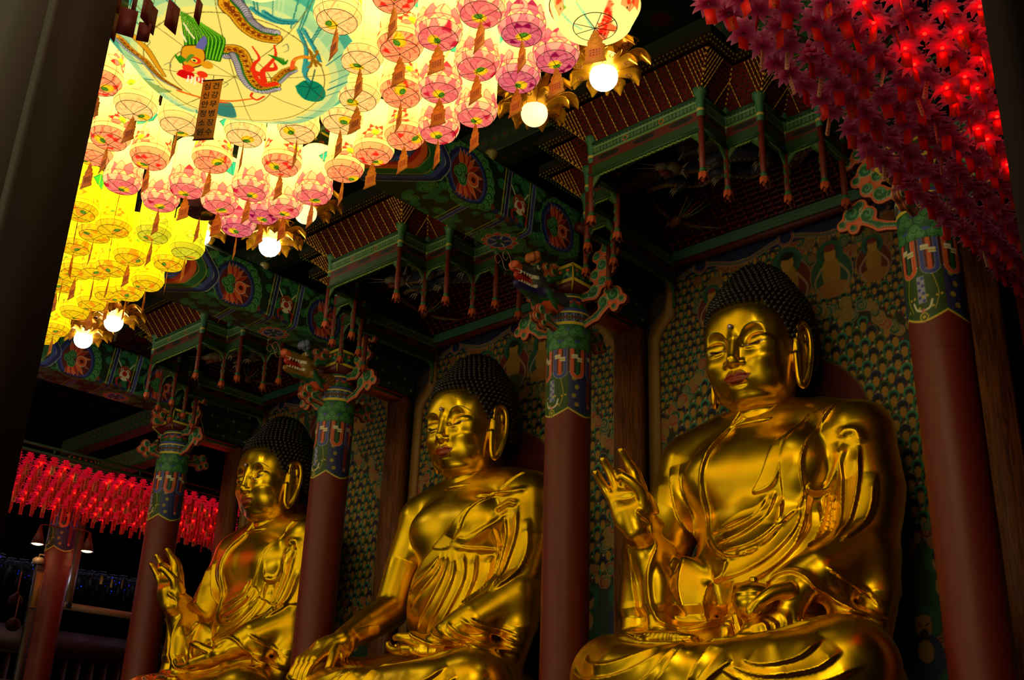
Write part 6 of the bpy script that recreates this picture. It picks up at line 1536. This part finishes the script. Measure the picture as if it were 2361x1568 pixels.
def build_far_rows():
    M_far=mat('glowing_pink_cloth',vcol=True,rough=.6,emit='vcol',es=.16)
    A=[lotus_mesh(s,(.95,.03,.10),(.98,.14,.36),4,.12).build('small_lotus_lantern',M_far) for s in(5,6)]
    tg=[flat_tag(.085,.24,(.95,.42,.36),None,(.2,.03,.02),k,top=-.05-.03*k).build('paper_tag',M_tag) for k in range(2)]+[flat_tag(.08,.18,(.98,.80,.55),None,(.2,.1,.05),5).build('cream_tag',M_tag)]
    M_led=bpy.data.materials['red_led']; led=MB(); led.sphere((0,0,-.05),(.022,.022,.02),6,5,(1,.1,.05)); led=led.build('led_bulb',M_led)
    rnd=random.Random(31); used=set(); n=0
    for ix in range(11):
        x=-20.25-.33*ix; k=0
        for iy in range(44):
            y=7.2+.235*iy+.1*(ix%2)
            ok,px,py=visible((x,y,7.2)); 
            if not(0<px<545) or (x>-21 and y>12.0 and 0): continue
            if y>14.5: continue
            q=n%2; c=A[q] if q not in used else A[q].copy()
            if q in used: COL.objects.link(c)
            used.add(q); rz=rnd.uniform(0,6.28); c.location=(x,y,7.2+rnd.uniform(-.03,.03)); c.rotation_euler=(0,0,rz)
            t=tg[2 if rnd.random()<.22 else rnd.randrange(2)].copy(); COL.objects.link(t); t.parent=c; t.rotation_euler=(0,0,-rz+rnd.uniform(1.0,2.2))
            if rnd.random()<.35: e=led.copy(); COL.objects.link(e); e.parent=c
            tag(c,'small glowing red lotus lantern, %s along the %s far-left row'%(ORD[min(k,29)],['front','second','third','fourth','fifth','sixth','seventh','eighth','ninth','tenth','last'][ix]),'lotus lantern','far left red lotus lanterns'); n+=1; k+=1
    for t in tg+[led]: bpy.data.objects.remove(t)
    lt=bpy.data.lights.new('led_cluster','POINT'); lt.energy=1.9; lt.color=(1,.16,.11); lt.shadow_soft_size=.5
    for x in(-20.0,-21.1,-22.3,-23.4):
        for y in np.arange(8,14,.95): lo=bpy.data.objects.new('led_cluster',lt); COL.objects.link(lo); lo.location=(x+.05,y,6.62)
    lt=bpy.data.lights.new('blue_led_cluster','POINT'); lt.energy=3; lt.color=(.6,.65,1); lt.shadow_soft_size=.1
    for y in np.arange(9,15.5,1.2): lo=bpy.data.objects.new('blue_led_cluster',lt); COL.objects.link(lo); lo.location=(-24.45,y,5.85)
    print('far red',n)
    # pale blue-white rows below
    M_b=mat('pale_lotus_cloth',vcol=True,rough=.6); M_bl=mat('blue_led',(.05,.1,1),emit=(.10,.22,1),es=1.1)
    B=lotus_mesh(8,(.20,.22,.36),(.42,.40,.40),2,.12).build('white_lotus_lantern',M_b); tb=[flat_tag(.065,.20,(.70,.55,.16),None,None,1).build('yellow_tag',M_tag),flat_tag(.065,.22,(.16,.18,.20),None,None,1).build('grey_tag',M_tag)]
    bl=MB(); bl.sphere((0,0,-.05),(.012,.012,.012),6,4); bl.sphere((.07,.03,-.10),(.008,.008,.008),6,4); bl=bl.build('led_bulb',M_bl); first=True; m=0
    for ix in range(6):
        x=-24.85-.34*ix; k=0
        for iy in range(40):
            y=8.2+.27*iy+.1*(ix%2); ok,px,py=visible((x,y,6.2))
            if not(-20<px<330) or y>15.3: continue
            c=B if first else B.copy()
            if not first: COL.objects.link(c)
            first=False; rz=rnd.uniform(0,6); c.location=(x,y,6.2+rnd.uniform(-.03,.03)); c.rotation_euler=(0,0,rz)
            t=tb[0 if (rnd.random()<.55 and ix==0) else 1].copy(); COL.objects.link(t); t.parent=c; t.rotation_euler=(0,0,-rz+rnd.uniform(1,2.2)); t.location=(0,0,-.04*rnd.random()-(.0 if ix==0 else .05))
            if rnd.random()<.28: e=bl.copy(); COL.objects.link(e); e.parent=c
            tag(c,'pale blue-white lotus lantern, %s along the %s dim row at lower left'%(ORD[min(k,29)],ORD[ix]),'lotus lantern','dim white lotus lanterns at lower left'); k+=1; m+=1
    for t in tb+[bl]: bpy.data.objects.remove(t)
    print('far white',m)
# ------------------------------------------------------------------ door posts, far-left corner, small fittings, light
def build_rest():
    m=mat('old_door_post',(.13,.055,.022),rough=.75,spec=.2,noise=(4,.25),bump=.2)
    a=MB(); a.box((-6.75,2.1,4.0),(2.3,.26,10)); a.box((-5.69,2.1,4.0),(.16,.34,10)); o=a.build('door_post',m); tag(o,'wide dark wooden door post filling the left edge','post','dark door posts that frame the view')
    a=MB(); a.box((.15,2.1,4.0),(1.29,.30,10)); a.box((-.50,2.1,4),(.10,.36,10)); o=a.build('door_post',m); tag(o,'dark brown door post cutting off the right edge','post','dark door posts that frame the view')
    # dark red tags that dangle in front of the left post
    T=[(225,50,.85,1.9),(205,95,.9,2.6),(290,15,1.0,2.0),(300,60,1.0,1.2),(283,10,.8,2.4),(338,10,1.0,1.9),(345,35,.9,2.1),(303,75,.7,1.0),(395,0,.8,2.2),(75,5,.6,1.8),(240,4,.8,1.6),(205,45,.9,2.2)]
    first=None
    for i,(px,py,s,r) in enumerate(T):
        q=sight(px,py-45,1,2.35)
        if first is None: first=flat_tag(.105,.20,(.45,.05,.02),(.60,.34,.06),None,1,top=-.02).build('hanging_red_tag',M_tag); o=first
        else: o=first.copy(); COL.objects.link(o)
        o.location=(q[0],2.35+.1*(i%3),q[2]); o.scale=(s,1,s); o.rotation_euler=(0,0,r)
        tag(o,'dark red paper tag with gold rim, %s in the top left bunch'%ORD[i],'tag','dark red tags at the top left')
        st=MB(); st.tube([(0,0,-.02),(0,0,.6)],.002,4,(.3,.15,.05)); st.build('string',M_wire,o)
    # far-left corner beyond the last pillar
    cone=None; lm=mat('lamp_glow',(1,1,.8),emit=(1,.92,.55),es=9)
    for i,(px,py) in enumerate(((86,1255),(200,1272))):
        q=sight(px,py,0,-23.3+.2*i)
        if cone is None:
            r=empty('cone_lamp'); c=MB(); c.lathe([(.0,.42),(.03,.41),(.035,.34),(.05,.30),(.145,.0),(.135,.0),(.03,.28)],24,col=(.25,.10,.07)); c.build('shade',mat('lamp_shade',(.30,.13,.09),rough=.5),r,smooth=True)
            g=MB(); g.sphere((0,0,.03),(.125,.125,.05),16,8); g.build('bulb',lm,r,smooth=True); s=MB(); s.tube([(0,0,.42),(0,.12,.44),(0,.45,.44)],.012,6); s.build('arm',M_wire,r); cone=r; o=r
        else: o=copy_tree(cone); o.rotation_euler=(0,0,pi)
        o.location=q; tag(o,'cone lamp glowing %s of the dark far-left pillar'%('left','right')[i],'lamp','cone lamps on the far pillar')
    for i,(px,py,rx) in enumerate(((35,1385,1.3),(30,1440,1.4))):
        q=sight(px,py,0,-23.3); o=copy_tree(cone); o.location=q; o.rotation_euler=(rx,0,1.2); tag(o,'switched-off cone spotlight at the left edge, %s of the two'%('upper','lower')[i],'lamp','unlit cone spotlights')
        for ch in o.children:
            if ch.name.startswith('bulb'): ch.data=ch.data.copy(); ch.data.materials[0]=M_wire
    for l in [o for o in bpy.data.objects if o.name.startswith('cone_lamp')][:2]:
        L=bpy.data.lights.get('cone_light')
        if not L: L=bpy.data.lights.new('cone_light','SPOT'); L.energy=3; L.spot_size=2.2; L.color=(1,.75,.4); L.shadow_soft_size=.06
        lo=bpy.data.objects.new('cone_light',L); COL.objects.link(lo); lo.location=(l.location[0],l.location[1],l.location[2]-.05)
    # dome camera on its bracket
    q=sight(88,1297,0,-23.55); r=empty('dome_camera',q); tag(r,'pale dome security camera on a bracket left of the far pillar','camera')
    wm=mat('pale_plastic',(.55,.45,.36),rough=.4); c=MB(); c.lathe([(0,.11),(.08,.105),(.125,.06),(.13,-.02),(.105,-.04)],24); c.build('housing',wm,r,smooth=True)
    c=MB(); c.sphere((0,0,-.04),(.10,.10,.09),16,10); c.build('dome',mat('smoked_dome',(.03,.02,.02),rough=.1),r,smooth=True)
    c=MB(); c.tube([(0,0,.1),(0,.0,.17),(0,.38,.17)],.022,8); c.box((0,.40,.12),(.10,.03,.22)); c.build('bracket',wm,r)
    # cable trunk with a plate
    a=sight(60,1568,0,-23.0); b=sight(75,1350,0,-23.0); g=MB(); g.box((-23.0,(a[1]+b[1])/2-.05,3.0),(.12,.16,5.6)); o=g.build('cable_trunking',mat('grey_trunking',(.13,.10,.07),rough=.5)); tag(o,'narrow grey upright trunking left of the far pillar','trunking')
    g=MB(); g.box((0,0,0),(.02,.14,.72)); 
    for s in(-1,1): g.box((.012,s*.065,0),(.01,.012,.72),col=(1,1,1)); g.box((.012,0,s*.355),(.01,.2,.012))
    p=g.build('cover_plate',M_frame,o); p.location=(-22.92,a[1]*.5+b[1]*.5-.05,5.3)
    # pale pipe frame, an L of metal
    a=sight(176,1290,0,-24.3); b=sight(155,1398,0,-24.3); d=sight(300,1420,0,-24.3)
    g=MB(); g.box((-24.3,a[1],(a[2]+b[2])/2+.4),(.10,.13,a[2]-b[2]+.9)); g.box((-24.3,(b[1]+d[1])/2+.6,b[2]),(.10,d[1]-b[1]+1.4,.15)); o=g.build('metal_frame',mat('pale_metal_frame',(.50,.42,.30),rough=.5)); tag(o,'pale metal frame corner right of the dark far-left pillar','frame')
    # cabinet with niches
    cx,y0=-25.4,9.0; g=MB(); g.box((cx-.3,y0+4.2,4.35),(.5,9,.9),col=1) if 0 else None
    cb=empty('niche_cabinet',(cx,y0+4,0)); tag(cb,'dark cabinet wall of small niches at lower left','cabinet')
    mm=mat('cabinet_wood',(.16,.045,.03),rough=.5); g=MB(); g.box((-.35,0,2.4),(.05,9,4.8)); g.build('back_board',mm,cb); g=MB(); g.box((.02,0,4.55),(.7,9,.55)); g.build('cornice',mm,cb)
    g=MB(); 
    for k in range(7): g.box((0,0,.55+k*.62),(.62,9,.05))
    for k in range(28): g.box((0,-4.45+k*.33,2.3),(.60,.03,4.4))
    g.build('shelves',mm,cb)
    sm=mat('dim_gilt',(.30,.20,.06),rough=.4,metal=.6); s=MB(); s.lathe([(0,0),(.10,0),(.11,.04),(.08,.07),(.10,.09),(.07,.14),(.065,.20),(.035,.24),(.045,.29),(.035,.34),(0,.36)],12); n=0; pr=None
    for k in range(27):
        for r_ in(2,3,4,5):
            y=y0+4-4.29+k*.33; z=.58+r_*.62
            ok,px,py=visible((cx+.1,y,z)); 
            if not(-10<px<310) or py>1560: continue
            if pr is None: pr=s.build('niche_figurine',sm,smooth=True); o=pr
            else: o=pr.copy(); COL.objects.link(o)
            o.location=(cx+.12,y,z); n+=1; tag(o,'tiny dim gilt figurine, %s along shelf %s of the niche cabinet'%(ORD[min(k,29)],('lowest','second','third','top')[r_-2]),'figurine','figurines in the niche cabinet')
    # tie beams between the two leftmost pillars
    pc=Cv(4.3,.62,.012,(.10,.24,.16)); rnd=random.Random(6)
    for k in range(22):
        for j in range(3): pc.circ(.1+k*.2,.12+j*.19,.05,(.36,.34,.16)); pc.circ(.1+k*.2,.12+j*.19,.03,(.10,.24,.16)); pc.circ(.2+k*.2,.2+j*.19,.03,(.45,.14,.08))
    for z,lab in((7.55,'lower'),(8.35,'upper')):
        g=MB(); sheet(g,pc,lambda X,Y:np.stack([X-23.6,PY-.16+0*X,z+Y*.55],-1)); sheet(g,pc,lambda X,Y:np.stack([X-23.6,PY-.16+Y*.5,z+0*X],-1)); g.box((-21.45,PY+.0,z+.18),(4.28,.28,.32),col=DGR)
        o=g.build('cross_beam',M_paint); tag(o,'%s painted cross beam between the two leftmost pillars'%lab,'beam','cross beams at far left')
    # metal carrier grids above the lanterns
    gm=mat('green_steel',(.10,.20,.08),rough=.5); k=0
    for y in(5.65,4.75,3.85):
        g=MB(); g.box((-9.5,y,7.98),(13,.04,.05)); o=g.build('carrier_rail',gm); tag(o,'long green steel rail above the drum lanterns, %s from the globe lamps'%ORD[k],'rail','green rails above the lanterns'); k+=1
    k=0
    for x in(-5.2,-6.6,-8.0,-9.4,-10.8,-12.2):
        g=MB(); g.box((x,4.4,8.03),(.04,3.4,.05)); o=g.build('cross_rail',gm); tag(o,'short green steel cross rail above the lanterns, %s from the right'%ORD[k],'rail','cross rails above the lanterns'); k+=1
    g=MB(); g.box((-20.2,10.4,7.36),(.05,7.2,.05)); g.box((-20.2,10.4,7.49),(.05,7.2,.05))
    for y in np.arange(7,14,.9): g.box((-20.2,y,7.43),(.04,.04,.12)); g.box((-21.8,y,7.36),(3.2,.04,.04))
    o=g.build('lantern_scaffold',gm); tag(o,'green steel frame carrying the red lotus rows at far left','frame')
    g=MB()
    for x in np.arange(-3.3,-.6,.62): g.box((x,8.6,7.24),(.03,6.6,.03))
    for y in np.arange(5.4,12,1.1): g.box((-2.0,y,7.27),(2.9,.03,.03))
    o=g.build('curtain_scaffold',gm); tag(o,'thin green frame holding up the pink lotus curtain','frame')
    # unlit white socket lamps and yellow charms on the beams
    pale=mat('old_porcelain',(.50,.45,.26),rough=.4); pr=None
    for i,(px,py,x) in enumerate(((1133,365,-8.62),(610,622,-13.65),(450,590,-13.9),(268,770,-18.9))):
        q=sight(px,py,0,x)
        if pr is None: s=MB(); s.lathe([(0,.10),(.075,.10),(.085,.06),(.05,.0),(.03,-.05),(.028,-.14),(.04,-.16),(0,-.16)],20); pr=s.build('socket_lamp',pale,smooth=True); o=pr
        else: o=pr.copy(); COL.objects.link(o)
        o.location=q; tag(o,'small pale trumpet-shaped unlit lamp, %s from the right on the roof beams'%ORD[i],'lamp','pale unlit lamps on the beams')
    # framed board at the far right edge
    q=sight(2345,1245,1,11.7); r=empty('notice_board',(-3.15,11.75,2.6)); tag(r,'framed yellowish picture board at the right edge','board'); g=MB(); g.box((0,0,q[2]-2.6-1.3),(1.0,.03,2.6),col=(.40,.30,.14)); 
    for k in range(30): g.sphere((random.uniform(-.4,.4),-.017,q[2]-2.6-.2-random.random()*.6),(.06,.004,.05),6,4,random.choice([(.25,.30,.10),(.5,.42,.16),(.35,.25,.1)]))
    g.build('picture',M_paint,r); g=MB(); 
    for s_ in(-1,1): g.box((s_*.5,-.01,q[2]-2.6-1.3),(.05,.06,2.65))
    g.box((0,-.01,q[2]-2.6),(1.05,.06,.05)); g.build('frame',mat('board_frame',(.26,.24,.16),rough=.4),r)
    g=MB(); g.box((-3.35,11.9,4.3),(.34,.2,8.6)); o=g.build('side_post',M_seal); tag(o,'dark red upright post beyond the wide pine post on the right','post')
def build_light():
    w=bpy.data.worlds.new('w'); SC.world=w; w.use_nodes=True; b=w.node_tree.nodes['Background']; b.inputs[0].default_value=(.95,.62,.30,1); b.inputs[1].default_value=.03
    def area(name,loc,to,sx,sy,e,col):
        l=bpy.data.lights.new(name,'AREA'); l.shape='RECTANGLE'; l.size=sx; l.size_y=sy; l.energy=e; l.color=col
        o=bpy.data.objects.new(name,l); COL.objects.link(o); o.location=loc; o.rotation_euler=(Vector(to)-Vector(loc)).to_track_quat('-Z','Y').to_euler(); return o
    # the rest of the lantern field over the hall, out of the picture, and door daylight behind the camera, warmed and aimed up as fill
    area('lantern_field_glow',(-12,.4,8.6),(-12,6.5,3.0),24,6,420,(1,.84,.42))
    area('side_lantern_glow',(-3.2,2.6,7.8),(-7.5,11,5.0),3,3,90,(1,.78,.34))
    area('door_daylight_fill',(-9,-2.0,1.8),(-9,10,3.0),12,2.6,220,(1,.86,.60))  # added low fill at the doors, brightens undersides of canopies, tags and lotuses
def main():
    statues(); build_shell(); build_walls(); build_beams(); build_pillars(); build_canopies()
    dragon_head(PX[2],'blue-grey carved dragon head with open jaws on the middle pillar top',((.22,.24,.26),(.14,.12,.38),(.10,.30,.18),(.20,.21,.26)))
    dragon_head(PX[1],'yellow carved dragon head with open jaws on the second pillar top',((.52,.38,.12),(.55,.38,.10),(.10,.34,.22),(.45,.30,.08)))
    build_lanterns(); build_dragon_lantern(); build_fish_lantern(); build_globes(); build_lotus_curtain(); build_far_rows(); build_rest(); build_light()
main()
